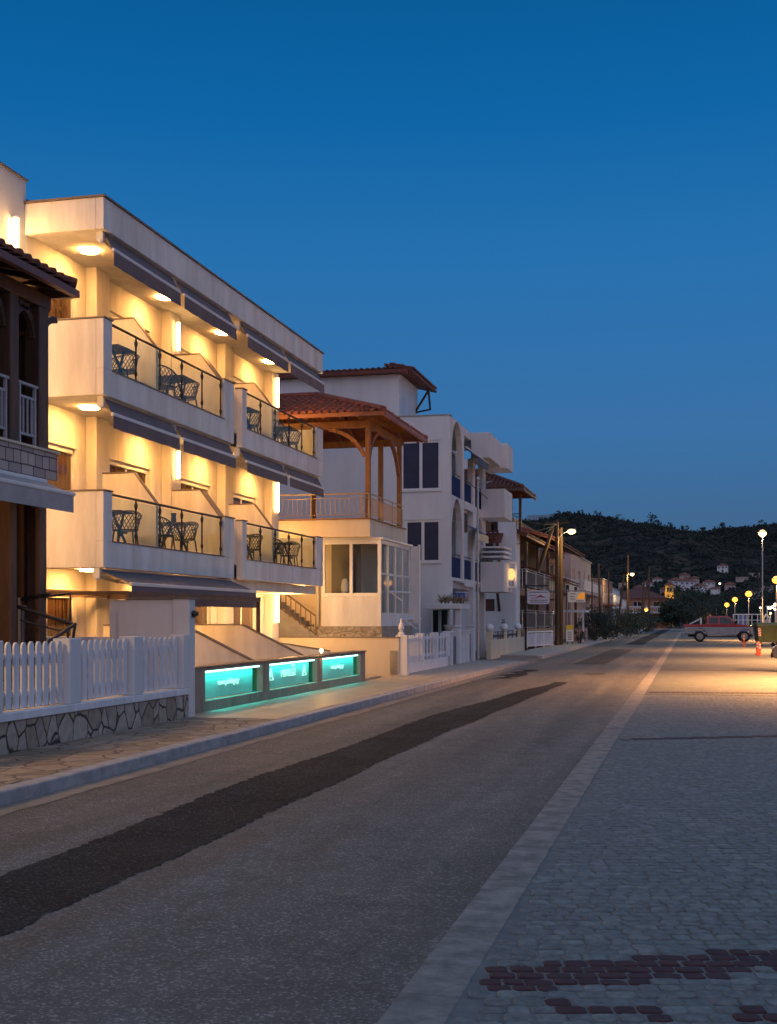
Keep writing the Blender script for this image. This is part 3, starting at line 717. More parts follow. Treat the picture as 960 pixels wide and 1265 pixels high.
for L in (L1, L2):
    for bi, (b0, p0, p1, b1, n) in enumerate(blocks):
        B = MB(); B.box(HX, FX - 0.14, b0 + 0.15 if bi == 0 else b0, b1, L - 0.30, L - 0.002)      # floor slab
        B.box(FX - 0.14, FX, b0, b1, L - 0.33, L + 0.12)                      # upstand
        B.box(FX - 0.14, FX, b0, p0, L + 0.12, L + 0.98); B.box(FX - 0.14, FX, p1, b1, L + 0.12, L + 0.98)
        if bi == 0: B.box(HX + 0.002, FX - 0.14, b0, b0 + 0.15, L - 0.33, L + 0.98)
        else: B.box(FX - 0.30, FX - 0.14, b0, b0 + 0.12, L - 0.30, L + 0.98)
        if bi == 1: B.box(HX + 0.002, FX - 0.14, b1 - 0.13, b1, L - 0.002, L + 0.98)
        bo = B.build('balcony', M['plaster'], H, bevel=0.008)
        C_ = MB(); C_.box(FX - 0.165, FX + 0.02, b0 - 0.02, p0 + 0.01, L + 0.983, L + 1.005); C_.box(FX - 0.165, FX + 0.02, p1 - 0.01, b1 + 0.02, L + 0.983, L + 1.005)
        if bi == 0: C_.box(HX + 0.002, FX - 0.165, b0 - 0.02, b0 + 0.17, L + 0.983, L + 1.005)
        C_.box(FX - 0.15, FX + 0.015, p0, p1, L + 0.122, L + 0.14); C_.build('coping', M['trim'], bo)
        hr = MB(); hr.tube([(FX - 0.07, p0, L + 0.955), (FX - 0.07, p1, L + 0.955)], 0.024, 10); hr.build('handrail', M['darkmetal'], bo)
        for k in range(n + 1):
            y = p0 + 0.04 + (p1 - p0 - 0.08) * k / n
            q = MB(); q.lathe((FX - 0.07, y, L + 0.14), [(0.035, 0), (0.035, 0.012), (0.014, 0.02), (0.014, 0.10), (0.027, 0.12), (0.03, 0.16), (0.018, 0.20), (0.016, 0.62), (0.03, 0.67), (0.034, 0.71), (0.02, 0.75), (0.014, 0.80)], 10)
            q.build('railing_post', M['darkmetal'], bo, smooth=True)
            if k < n:
                y2 = p0 + 0.04 + (p1 - p0 - 0.08) * (k + 1) / n
                q = MB(); q.box(FX - 0.075, FX - 0.065, y + 0.035, y2 - 0.035, L + 0.17, L + 0.91); q.build('glass_pane', M['glass'], bo)
    divider(21.34, 21.43, L); divider(24.56, 24.86, L); divider(27.92, 28.01, L)
# inner low frosted panel behind bay two glass
# awnings: cassette, fabric, front bar, folding arms
def awning(y0, y1, ztop, out=0.27, drop=0.31, val=0.28, x=FX - 0.21, armr=True, mat=None):
    m = MB(); m.tube([(x + 0.075, y0, ztop - 0.05), (x + 0.075, y1, ztop - 0.05)], 0.055, 12); o = m.build('awning', M['whitemetal'], H, smooth=False)
    f = MB(); xa, za = x + 0.12, ztop - 0.03; xb, zb = x + out, ztop - drop
    f.prism([(xa, y0 + 0.05, za), (xa + 0.006, y0 + 0.05, za + 0.006), (xb + 0.006, y0 + 0.05, zb + 0.006), (xb, y0 + 0.05, zb)], (0, y1 - y0 - 0.1, 0)); 
    n_ = 26
    for k in range(n_):   # soft folds in the valance
        a0 = y0 + 0.05 + (y1 - y0 - 0.1) * k / n_; a1 = y0 + 0.05 + (y1 - y0 - 0.1) * (k + 1) / n_
        w0 = 0.008 * math.sin(k * 1.3); w1 = 0.008 * math.sin((k + 1) * 1.3)
        f.hexa([(xb + 0.03 + w0, a0, zb - val), (xb + 0.035 + w0, a0, zb - val), (xb + 0.035 + w1, a1, zb - val), (xb + 0.03 + w1, a1, zb - val), (xb + 0.03, a0, zb - 0.02), (xb + 0.035, a0, zb - 0.02), (xb + 0.035, a1, zb - 0.02), (xb + 0.03, a1, zb - 0.02)])
    f.build('awning_fabric', mat or M['fabric'], o)
    b = MB(); b.box(xb - 0.01, xb + 0.045, y0 + 0.03, y1 - 0.03, zb - 0.035, zb + 0.025); b.build('front_bar', M['whitemetal'], o, bevel=0.008)
    for (ya, s) in ((y0 + 0.02, 1), (y1 - 0.02, -1)):
        a = MB(); a.box(x + 0.002, x + 0.12, ya - 0.03, ya + 0.03, ztop - 0.16, ztop + 0.02); a.bar((x + 0.06, ya, ztop - 0.12), (x + 0.05, ya + s * 0.8, ztop - 0.2), 0.04, 0.05); a.bar((x + 0.05, ya + s * 0.8, ztop - 0.2), (xb, ya + s * 0.05, zb), 0.035, 0.04)
        a.ball((x + 0.07, ya, ztop - 0.16), 0.045, 8, 6); a.ball((x + 0.05, ya + s * 0.8, ztop - 0.2), 0.04, 8, 6); a.build('folding_arm', M['whitemetal'], o)
segs = [(18.93, 21.95), (22.05, 24.95), (25.55, 28.45), (28.55, 31.58)]
for a, b in segs: awning(a + (0.12 if a < 19 else 0), b - (0.1 if b > 31 else 0), 8.30)
for a, b in segs: awning(a + (0.14 if a < 19 else 0), b - (0.1 if b > 31 else 0), L2 - 0.34, 0.25, 0.29, 0.25)
awning(18.93, 25.1, L1 - 0.35, 0.66, 0.26, 0.36)
# ground floor: beam, inner walls of the entrance, terrace floor
m = MB(); m.box(HX, -9.9, 25.5, 31.6, 2.30, 2.52); m.build('beam', M['plaster'], H)
m = MB(); m.box(HX + 0.003, -7.95, 17.7, 31.2, 0.0, 0.14); m.build('terrace_floor', tilefloor('terrace_tiles', (0.45, 0.38, 0.28), (0.2, 0.16, 0.12), 0.33, 0.33, 0.45), H)
m = MB(); m.box(-10.9, -10.84, 18.3, 24.6, 2.04, 2.16); m.box(-9.0, -8.94, 18.3, 24.6, 2.02, 2.10)
for y in (18.3, 21.4, 24.55): m.box(-10.84, -9.0, y, y + 0.06, 2.04, 2.10)
m.box(-9.0, -8.93, 24.48, 24.55, 0.14, 2.02); m.box(-9.0, -8.93, 18.3, 18.37, 0.14, 2.02)
m.build('terrace_frame', M['darkwood'], H)
divider(21.38, 21.50, 0.14, zt=1.37, xf=-7.93, xm=-9.34, zf=0.70, name='terrace_divider')
divider(24.46, 24.58, 0.14, zt=1.37, xf=-7.93, xm=-9.34, zf=0.70, name='terrace_divider')
divider(27.9, 28.0, 0.14, zt=0.9, xf=-8.4, xm=-9.6, zf=0.72, name='terrace_divider')

# street wall with three lit glass panels
SW = thing('street_wall', 'low brown stone wall with three glowing turquoise glass panels along the pavement', 'wall', (-7.8, 23, 0))
ops = [(18.5, 21.25, 0.30, 0.79), (21.62, 24.62, 0.30, 0.79), (25.0, 28.1, 0.30, 0.79)]
m = MB(); wallgrid(m, 'X', -7.68, 0.26, 17.95, 28.55, 0.0, 0.84, ops); m.build('wall', M['brownstone'], SW, bevel=0.006)
m = MB(); m.box(-7.97, -7.655, 17.93, 28.58, 0.843, 0.87); m.build('coping', M['trim'], SW)
teal = em('turquoise_strip', (0.5, 1.0, 0.97), 3.5)
panel = pm('frosted_sign_glass', (0.25, 0.72, 0.62), (0.22, 0.66, 0.56), 2, 0.35)
lett = em('lit_lettering', (0.45, 1.0, 0.80), 1.2)
def words(txt, y, z, size, parent, x=-7.765):
    cu = bpy.data.curves.new('lettering', 'FONT'); cu.body = txt; cu.size = size; cu.align_x = 'CENTER'; cu.align_y = 'CENTER'; cu.extrude = 0.003
    o = bpy.data.objects.new('lettering', cu); COL.objects.link(o); cu.materials.append(lett); o.parent = parent
    off = wloc(parent); o.location = (x - off.x, y - off.y, z - off.z); o.rotation_euler = (R(90), 0, R(90)); return o
for i, (a, b, z0, z1) in enumerate(ops):
    m = MB(); m.box(-7.79, -7.775, a + 0.03, b - 0.30, z0 + 0.02, z1 - 0.01); p = m.build('glass_panel', panel, SW)
    m = MB(); m.box(-7.775, -7.735, a + 0.03, b - 0.03, z1 - 0.035, z1 - 0.006); m.build('light_strip', teal, SW)
    m = MB(); m.box(-7.80, -7.70, b - 0.28, b - 0.265, z0 + 0.01, z1 - 0.04); m.build('side_glass', glassmat('edge_glass', (0.35, 0.85, 0.72), 0.1), SW)
    light('AREA', (-7.745, (a + b) / 2, z1 - 0.05), 9, (0.0, 0.75, 0.74), SW, (0.05, b - a - 0.1), (0, 0, 0)).data.spread = R(75)
    yc = (a + b - 0.27) / 2; zc = (z0 + z1) / 2
    if i == 1:
        words('PRIVILEGE', yc + 0.0, zc + 0.02, 0.21, SW); words('HOTEL', yc + 0.3, zc + 0.15, 0.075, SW)
        for y in (a + 0.32, b - 0.62):
            m = MB()
            for dy in (-1, 1): m.bar((-7.768, y + dy * 0.11, zc - 0.06), (-7.768, y, zc + 0.15), 0.012, 0.028, up=(1, 0, 0))
            m.bar((-7.768, y - 0.085, zc - 0.005), (-7.768, y + 0.085, zc - 0.005), 0.012, 0.022, up=(1, 0, 0)); m.bar((-7.768, y - 0.13, zc - 0.07), (-7.768, y + 0.13, zc - 0.07), 0.012, 0.02, up=(1, 0, 0))
            m.build('emblem', lett, SW)
    else: words('www.privilege.gr', yc + 0.02, zc + 0.02, 0.15, SW)

# furniture on the balconies
resin = pm('dark_grey_resin', (0.10, 0.102, 0.11), (0.07, 0.072, 0.078), 6, 0.45)
def make_chair():
    t = thing('tub_chair', '', '', (0, 0, 0))
    m = MB(); S = 0.26
    def shell(u, v):     # u around from arm to arm, v up
        a = R(-205 + 230 * u) if False else R(-120 + 240 * u)
        h = 0.44 + v * (0.17 + 0.22 * math.cos(a * 0.62) ** 2)
        r = 0.215 + 0.06 * v
        return (math.sin(a) * r * 1.05, -math.cos(a) * r - 0.02 * v, h)
    n_, k_ = 15, 4
    for i in range(n_ + 1):   # lattice of slanted ribs
        for d in (-1, 1):
            j = i + d * 3
            if 0 <= j <= n_: m.tube([shell(i / n_, 0), shell((i + j) / 2 / n_, 0.5), shell(j / n_, 1)], 0.009, 4, caps=False)
    m.tube([shell(i / 24, 1) for i in range(25)], 0.016, 6); m.tube([shell(i / 24, 0.03) for i in range(25)], 0.014, 6)
    m.build('backrest', resin, t, smooth=True)
    m = MB(); pts = [(0.235 * math.cos(a) * (1.0 if abs(math.sin(a)) < 0.9 else 0.95), 0.235 * math.sin(a) + 0.01, 0.425) for a in [2 * PI * k / 20 for k in range(20)]]; m.prism(pts, (0, 0, 0.025)); m.build('seat', resin, t, bevel=0.006)
    for sx in (-1, 1):
        for sy in (-1, 1):
            m = MB(); m.tube([(sx * 0.17, sy * 0.16, 0.43), (sx * 0.215, sy * 0.215, 0.0)], [0.018, 0.012], 7); m.build('leg', resin, t, smooth=True)
    return t
def make_table():
    t = thing('balcony_table', '', '', (0, 0, 0))
    m = MB(); m.box(-0.36, 0.36, -0.36, 0.36, 0.71, 0.735); m.build('tabletop', resin, t, bevel=0.02, seg=2)
    for s in (-1, 1):
        m = MB(); m.bar((s * 0.26, -0.28, 0.0), (s * 0.26 * 0.6, 0.24, 0.71), 0.03, 0.05); m.bar((s * 0.26, 0.28, 0.0), (s * 0.26 * 0.6, -0.24, 0.71), 0.028, 0.05)
        m.box(s * 0.26 - 0.014, s * 0.26 + 0.014, -0.16, 0.16, 0.335, 0.375); m.build('crossed_legs', resin, t, bevel=0.004)
    return t
ch0 = make_chair(); tb0 = make_table(); first = [True, True]
sets = [(20.15, 'first bay'), (22.95, 'second bay'), (26.75, 'third bay'), (29.65, 'last bay')]
for L, lv in ((L2, 'top floor'), (L1, 'middle floor')):
    for y, bay in sets:
        t = tb0 if first[1] else copy_tree(tb0); first[1] = False
        t.location = (-10.22, y, L); t.rotation_euler.z = random.uniform(-0.06, 0.06)
        tag(t, 'dark square table between two chairs on the %s balcony, %s' % (lv, bay), 'table', 'balcony tables')
        for s, nm in ((-1, 'nearer'), (1, 'farther')):
            c = ch0 if first[0] else copy_tree(ch0); first[0] = False
            c.location = (-10.22 + random.uniform(-0.04, 0.04), y + s * 0.60, L); c.rotation_euler.z = (0 if s < 0 else PI) + random.uniform(-0.25, 0.25)
            tag(c, 'grey lattice tub chair on the %s side of the table, %s balcony, %s' % (nm, lv, bay), 'chair', 'lattice chairs on the balconies')
m = MB(); m.lathe((-10.22, 22.95, L1 + 0.737), [(0.05, 0), (0.06, 0.06), (0.045, 0.14), (0.06, 0.2), (0.055, 0.21)], 12); tag(m.build('table_lantern', resin, smooth=True), 'small dark lantern on the table in the second bay, middle floor', 'lantern')

# ================================================================== BOUNDARY WALLS
bw = thing('boundary_wall', 'plain white wall with tall end pillar between the picket fence and the turquoise panels', 'wall', (-8.2, 17.5, 0))
bp_ = pm('skylit_white_render', (0.66, 0.68, 0.72), (0.55, 0.57, 0.62), 1.5, 0.9, 0.3, 50, streak=True)  # blue skylight is mixed into the white render colour
m = MB(); m.box(-8.86, -7.78, 17.46, 17.62, 0, 1.94); m.build('wall', bp_, bw, bevel=0.006)
m = MB(); m.box(-7.78, -7.50, 17.43, 17.66, 0, 1.95); m.build('pillar', M['plasterB'], bw, bevel=0.01)
m = MB(); m.box(-8.88, -7.48, 17.41, 17.68, 1.953, 1.975); m.build('coping', M['trim'], bw)
m = MB(); m.box(-13.0, -8.864, 17.50, 17.62, 0, 1.36); m.build('low_wall', bp_, bw, bevel=0.006)
m = MB(); m.lathe((-7.50, 17.55, 1.72), [(0.04, 0), (0.06, 0.03), (0.035, 0.07), (0.02, 0.1)], 10, 'X'); m.build('bracket', M['darkmetal'], bw)
cw = thing('garden_wall', 'cream wall at the far end of the terrace with a small metal hatch', 'wall', (-8.5, 31.9, 0))
m = MB(); m.box(-12.2, -7.62, 31.80, 31.98, 0, 1.12); m.build('wall', M['cream'], cw, bevel=0.006)
m = MB(); m.box(-12.2, -7.60, 31.78, 32.0, 1.123, 1.15); m.build('coping', M['trim'], cw)
m = MB(); m.box(-7.86, -7.66, 31.77, 31.797, 0.15, 0.78); m.build('hatch', M['steel'], cw, bevel=0.004)
m = MB(); m.box(-7.615, -7.40, 31.84, 32.05, 0.0, 1.2); m.build('end_post', M['plasterB'], cw, bevel=0.008)
m = MB(); m.lathe((-7.62, 24.72, 0.872), [(0.04, 0), (0.04, 0.03), (0.022, 0.04), (0.022, 0.07)], 12); lo = m.build('post_light', M['steel']); tag(lo, 'tiny lit spotlight on top of the stone wall above the middle turquoise panel', 'lamp')
m = MB(); m.ball((-7.62, 24.72, 0.965), 0.035, 10, 8); m.build('bulb', em('small_bulb', (1.0, 0.72, 0.35), 40), lo, smooth=True); light('POINT', (-7.56, 24.72, 1.0), 14, (1, 0.55, 0.2), lo, 0.03)

# ================================================================== PICKET FENCE ON A STONE BASE
rub = cellmat('rubble_stone', [(0.33, 0.26, 0.19), (0.43, 0.35, 0.27), (0.50, 0.43, 0.35), (0.38, 0.30, 0.25)], 3.6, (0.06, 0.048, 0.042), 0.04, 0.85, (1, 1.1, 0.62), bump=0.9)
def picket_fence(label, X, y0, secs, zb, zt, base, pw=0.112, gap=0.05, name='picket_fence', base_mat=None, z_ground=0.0, posts=True, group=None):
    F = thing(name, label, 'fence', (X, (y0 + secs[-1][1]) / 2, z_ground), group)
    m = MB(); m.box(X - 0.20, X, y0, secs[-1][1], z_ground, zb - 0.10); m.build('stone_base', base_mat or rub, F, bevel=0.008)
    m = MB(); m.box(X - 0.215, X + 0.025, y0, secs[-1][1], zb - 0.097, zb); m.build('coping', M['whitepaint'], F, bevel=0.008)
    for (a, b, nx) in secs:       # fence run a..b then a pillar up to nx
        for z in (zb + 0.16, zt - 0.20):
            m = MB(); m.box(X - 0.145, X - 0.105, a, b - nx, z, z + 0.075); m.build('rail', M['whitepaint'], F, bevel=0.005)
        n_ = int((b - nx - a) / (pw + gap)); st = (b - nx - a) / n_
        for k in range(n_):
            y = a + (k + 0.5) * st; h = zt - random.uniform(0, 0.012); q = pw / 2; e = random.uniform(-0.004, 0.004)
            m = MB(); m.prism([(X - 0.104, y - q, zb + 0.02), (X - 0.104, y + q, zb + 0.02), (X - 0.104, y + q + e, h - 0.06), (X - 0.104, y + q * 0.8 + e, h - 0.025), (X - 0.104, y + q * 0.35 + e, h), (X - 0.104, y - q * 0.35 + e, h), (X - 0.104, y - q * 0.8 + e, h - 0.025), (X - 0.104, y - q + e, h - 0.06)], (0.026, 0, 0))
            m.build('picket', M['whitepaint'], F, bevel=0.003)
        if nx: 
            m = MB(); m.box(X - 0.23, X + 0.01, b - nx, b, zb + 0.002, zt + 0.02); m.build('pillar', M['plasterB'], F, bevel=0.01)
    return F
picket_fence('white picket fence between square pillars on a rubble stone base, nearest the camera', WX, 4.0, [(4.0, 6.3, 0.3), (6.3, 9.2, 0.3), (9.2, 12.2, 0.3), (12.2, 14.0, 0.3), (14.0, 15.8, 0.3), (15.8, 17.40, 0.2)], 0.58, 1.38, True)

# ================================================================== NEIGHBOUR HOUSE, dark timber
N = thing('timber_house', 'dark house with brown timber posts, stone clad balcony and tiled eaves at the left', 'house', (-9.8, 13, 0))
NX = -9.0; NE = 16.1
stone = ashlar('squared_stone_cladding', (0.50, 0.42, 0.37), (0.34, 0.28, 0.26), (0.08, 0.06, 0.055), 0.30, 0.17)
m = MB(); m.box(NX - 1.6, NX, 5, NE, 3.66, 4.05); m.build('balcony_slab', stone, N, bevel=0.006)
m = MB(); m.box(NX - 1.6, NX + 0.03, 5, NE + 0.03, 4.053, 4.085); m.build('slab_edge', M['cream'], N)
dkwall = pm('dark_brown_wall', (0.07, 0.055, 0.045), (0.05, 0.04, 0.03), 2, 0.8)
m = MB(); wallgrid(m, 'X', NX - 1.3, 0.3, 5, NE - 0.2, 0.0, 6.3, [(12.6, 13.6, 1.0, 3.2), (14.3, 15.5, 1.0, 3.2), (12.6, 13.6, 4.2, 6.2), (14.2, 15.5, 4.2, 6.2)]); m.box(-18, NX - 1.6, NE - 0.5, NE - 0.2, 0, 6.3)
m.build('wall', dkwall, N)
for a, b, z0, z1 in ((12.6, 13.6, 1.0, 3.2), (14.3, 15.5, 1.0, 3.2), (12.6, 13.6, 4.2, 6.2), (14.2, 15.5, 4.2, 6.2)): window(N, 'X', NX - 1.3, a, b, z0, z1, M['darkwood'], M['paneD'], cols=2, name='window')
m = MB(); m.box(NX - 1.3, NX - 0.27, 15.80, 15.86, 4.086, 6.1); m.box(NX - 1.3, NX - 0.25, 15.80, 15.86, 0.785, 3.65); m.build('end_screen', M['darkwood'], N)
m = MB(); m.box(NX - 1.3, NX - 0.27, 15.74, 15.797, 5.74, 5.80); m.build('screen_rail', M['wood'], N)
posts = [(15.62, 15.88), (14.86, 15.08), (13.2, 13.42), (11.4, 11.62)]
for a, b in posts:
    m = MB(); m.box(NX - 0.26, NX - 0.02, a, b, 4.086, 6.12); m.build('post', M['darkwood'], N, bevel=0.01)
for a, b in posts:
    m = MB(); m.box(NX - 0.24, NX - 0.04, a + 0.03, b - 0.02, 0.6, 3.655); m.build('post', M['darkwood'], N, bevel=0.01)
m = MB(); m.box(NX - 0.26, NX - 0.02, 5, NE - 0.15, 6.123, 6.32)
for a, b in posts:
    for s in (-1, 1):
        yy = (a + b) / 2
        for k in range(5):
            t0, t1 = k / 5 * PI / 2, (k + 1) / 5 * PI / 2
            m.bar((NX - 0.14, yy + s * (0.1 + 0.42 * (1 - math.cos(t0))), 5.65 + 0.42 * math.sin(t0)), (NX - 0.14, yy + s * (0.1 + 0.42 * (1 - math.cos(t1))), 5.65 + 0.42 * math.sin(t1)), 0.09, 0.10)
m.build('beam', M['darkwood'], N, bevel=0.008)
m = MB(); m.box(NX - 0.9, NX - 0.84, 5, 15.6, 5.72, 5.80); m.build('rolled_screen', M['cream'], N)
m = MB(); m.box(NX - 1.3, NX - 0.84 - 0.06, 5, 15.62, 5.802, 5.85); m.build('screen_box', M['darkwood'], N)
# roof with hipped end
pit = R(13); E = (-8.66, 16.0, 6.40)
m = MB(); V_ = Vector((-math.cos(pit), 0, math.sin(pit)))
tiles(m, (E[0], E[1] - 12, E[2] + 0.05), (0, 1, 0), V_, 12.0, lambda u: min(3.6, (12.0 - u) * 1.0 + 0.05), r=0.08)
V2 = Vector((0, -math.cos(pit), math.sin(pit)))
tiles(m, (E[0], E[1], E[2] + 0.05), (-1, 0, 0), V2, 7.0, lambda u: min(u, 7.0 - u) * 1.0 + 0.05, r=0.08)
m.prism([(E[0], E[1], E[2]), (E[0] - 3.5, E[1] - 3.5, E[2] + 3.5 * math.tan(pit)), (E[0] - 7, E[1], E[2])], (0, 0, 0.03)); m.prism([(E[0], E[1], E[2]), (E[0], E[1] - 12, E[2]), (E[0] - 3.5, E[1] - 12, E[2] + 3.5 * math.tan(pit)), (E[0] - 3.5, E[1] - 3.5, E[2] + 3.5 * math.tan(pit))], (0, 0, 0.03))
m.tube([(E[0] + 0.0, E[1] + 0.0, E[2] + 0.10), (E[0] - 1.2, E[1] - 1.2, E[2] + 0.16 + 1.2 * math.tan(pit)), (E[0] - 3.5, E[1] - 3.5, E[2] + 0.16 + 3.5 * math.tan(pit))], 0.09, 8)
rf = m.build('roof', M['tileD'], N)
m = MB(); m.box(E[0] - 0.03, E[0] + 0.06, E[1] - 12, E[1] + 0.02, E[2] - 0.10, E[2] + 0.0); m.box(E[0] - 6.9, E[0] - 0.03, E[1] - 0.06, E[1] + 0.02, E[2] - 0.10, E[2]); m.build('gutter', pm('copper_gutter', (0.20, 0.08, 0.05), rough=0.45), rf)
m = MB()
for k in range(22): 
    y = 5.2 + k * 0.5; m.bar((E[0] - 0.05, y, E[2] - 0.03), (E[0] - 1.6, y, E[2] - 0.03 + 1.55 * math.tan(pit)), 0.07, 0.09)
m.build('rafters', M['darkwood'], N)
# balcony railing sections
for (a, b) in ((15.10, 15.60), (13.45, 14.84), (11.65, 13.18)):
    m = MB(); X_ = NX - 0.06; a += 0.03; b -= 0.03
    m.box(X_ - 0.02, X_ + 0.02, a, a + 0.035, 4.086, 4.92); m.box(X_ - 0.02, X_ + 0.02, b - 0.035, b, 4.086, 4.92); m.box(X_ - 0.025, X_ + 0.025, a - 0.05, b + 0.05, 4.923, 4.96); m.box(X_ - 0.015, X_ + 0.015, a + 0.035, b - 0.035, 4.74, 4.775); m.box(X_ - 0.015, X_ + 0.015, a + 0.035, b - 0.035, 4.22, 4.255)
    k = a + 0.12
    while k < b - 0.08: m.box(X_ - 0.012, X_ + 0.012, k - 0.012, k + 0.012, 4.256, 4.739); k += 0.11
    m.build('railing', pm('grey_railing_paint', (0.42, 0.40, 0.42), rough=0.5), N)
for a in (11.3, 13.6):      # pale awning under the balcony
    pass
m = MB(); m.box(NX + 0.002, NX + 0.12, 9, 15.62, 3.52, 3.63); aw = m.build('awning', M['whitemetal'], N, bevel=0.02)
m = MB(); m.prism([(NX + 0.12, 9, 3.56), (NX + 0.13, 9, 3.575), (NX + 0.52, 9, 3.405), (NX + 0.51, 9, 3.39)], (0, 15.60 - 9, 0)); m.box(NX + 0.55, NX + 0.556, 9, 15.55, 3.14, 3.37)
m.prism([(NX + 0.12, 15.60, 3.56), (NX + 0.53, 15.60, 3.39), (NX + 0.5, 15.60, 3.16), (NX + 0.2, 15.60, 3.3)], (0, 0.006, 0)); m.build('awning_fabric', M['fabricL'], aw)
m = MB(); m.box(NX + 0.51, NX + 0.56, 9, 15.61, 3.375, 3.43); m.build('front_bar', M['whitemetal'], aw, bevel=0.01)
light('POINT', (NX + 0.35, 11.0, 2.93), 200, (1.0, 0.55, 0.2), N, 0.06)
m = MB(); m.ball((NX + 0.35, 11.0, 3.0), 0.05, 10, 8); m.tube([(NX, 11.0, 3.05), (NX + 0.35, 11.0, 3.06)], 0.015, 6); m.build('porch_lamp', em('bulkhead_glass', (1, 1, 1), 1), N)
# porch floor, steps and stair rails
m = MB(); m.box(NX - 1.3, NX + 0.1, 5, NE - 0.2, 0.0, 0.78); m.build('porch', pm('porch_render', (0.3, 0.27, 0.24)), N)
m = MB()
for k in range(4): m.box(NX + 0.1 + k * 0.28, NX + 0.38 + k * 0.28, 13.4, 15.0, 0.0, 0.62 - k * 0.16)
m.build('steps', M['concrete'], N)
def rail(pts, r=0.025, posts=(), zb=0.0, parent=N, mat='darkmetal', name='handrail'):
    m = MB(); m.tube(pts, r, 8)
    for p in posts: m.tube([(p[0], p[1], zb), p], r * 0.7, 6)
    m.build(name, M[mat], parent)
def P3(px, py, Y): 
    x = Xat(px, Y); return (x, Y, Zat(py, x, Y))
rail([P3(28, 739, 15.6), P3(62, 734, 15.6)], 0.022); rail([P3(25, 741, 15.6), P3(87, 733, 15.95), P3(87, 775, 15.95)], 0.022)
rail([P3(8, 745, 15.2), P3(90, 771, 15.4)], 0.028); rail([P3(25, 766, 15.2), P3(78, 780, 15.4)], 0.016); rail([P3(93, 771, 15.4), P3(56, 795, 14.6)], 0.028)
rail([P3(93, 771, 15.4), P3(89, 800, 15.4)], 0.02); rail([P3(84, 773, 15.4), P3(84, 800, 15.4)], 0.014)
m = MB()
for px in (24.5, 29.5, 35.5, 41, 46.5):
    x = Xat(px, 15.75); m.box(x - 0.02, x + 0.02, 15.73, 15.77, 0.78, 1.95 if px in (24.5, 46.5) else 1.8)
x0, x1 = Xat(24.5, 15.75), Xat(46.5, 15.75); m.box(x0, x1, 15.732, 15.768, 1.80, 1.84); m.build('porch_railing', pm('grey_railing_paint', (0, 0, 0)), N)
# ================================================================== HOUSE WITH THE TIMBER PERGOLA
random.seed(51)
G = thing('terrace_house', 'cream house with glazed porch and red tiled timber pergola on its roof terrace', 'house', (-9.5, 35.2, 0))
tx, ty0, ty1 = -8.74, 33.0, 37.3
m = MB(); m.box(-15, tx, ty0, ty1, 3.95, 4.45); m.build('terrace_slab', M['cream'], G, bevel=0.01)
m = MB(); m.box(-15, tx + 0.04, ty0 - 0.04, ty1 + 0.04, 4.453, 4.485); m.build('slab_coping', M['wood'], G)
m = MB(); wallgrid(m, 'Y', 34.2, 0.3, -15, -10.2, 0, 3.948, [(-13.4, -12.4, 0.9, 3.0)]); wallgrid(m, 'X', -9.4, 0.25, 34.5, 37.2, 0, 3.948, []); m.box(-15, -9.65, 36.9, 37.2, 0, 3.948); m.build('wall', M['cream'], G)
# glazed porch
gx0, gx1, gy = -10.26, -8.50, 33.3
m = MB(); m.box(gx0, gx1, gy, gy + 0.1, 1.42, 2.28); m.box(gx1 - 0.1, gx1, gy + 0.1, 37.0, 1.42, 1.80); m.build('porch_wall', M['plaster'], G, bevel=0.008)
m = MB(); m.box(gx0 - 0.6, gx1 + 0.04, gy - 0.05, 37.1, 1.12, 1.415); m.build('porch_base', cellmat('pale_brick_band', [(0.42, 0.36, 0.28), (0.34, 0.29, 0.23), (0.48, 0.42, 0.34)], 5, (0.2, 0.17, 0.13), 0.05, 0.85, (0.8, 0.8, 2.2), jit=0.6), G)
m = MB(); m.box(gx0 - 0.5, gx1 - 0.1, gy + 0.1, 37.0, 0, 1.118); m.build('basement_wall', M['cream'], G)
m = MB(); m.box(gx0 - 0.05, gx1 + 0.06, gy - 0.05, 37.1, 3.90, 3.947); m.build('porch_top', M['whitemetal'], G)
m = MB(); z0, z1 = 2.283, 3.898
for a in (gx0, (gx0 + gx1) / 2 - 0.045, gx1 - 0.10): m.box(a, a + (0.10 if a != (gx0 + gx1) / 2 - 0.045 else 0.09), gy, gy + 0.07, z0, z1)
m.box(gx0 + 0.1, gx1 - 0.1, gy + 0.004, gy + 0.066, z0, z0 + 0.09); m.box(gx0 + 0.1, gx1 - 0.1, gy + 0.004, gy + 0.066, z1 - 0.13, z1)
wf = m.build('window', M['whitemetal'], G, bevel=0.005)
m = MB(); m.box(gx0 + 0.05, gx1 - 0.05, gy + 0.03, gy + 0.04, z0 + 0.05, z1 - 0.05); m.build('pane', M['clear'], wf)
m = MB(); k = 0
for y in (33.4, 34.25, 35.15, 36.05, 36.95): m.box(gx1 - 0.08, gx1 - 0.01, y - 0.04, y + 0.04, 1.803, 3.898)
m.box(gx1 - 0.075, gx1 - 0.015, 33.44, 36.91, 2.9, 2.96); m.box(gx1 - 0.075, gx1 - 0.015, 33.44, 36.91, 3.78, 3.897)
wf = m.build('window', M['whitemetal'], G, bevel=0.005)
m = MB(); m.box(gx1 - 0.05, gx1 - 0.04, 33.42, 36.93, 1.82, 3.85); m.build('pane', M['clear'], wf)
m = MB(); m.box(-10.2, -9.44, 34.1, 34.16, 1.42, 3.9); m.box(-9.9, -9.5, 33.9, 34.0, 2.3, 3.4); m.build('porch_back', pm('porch_back', (0.20, 0.17, 0.14)), G)
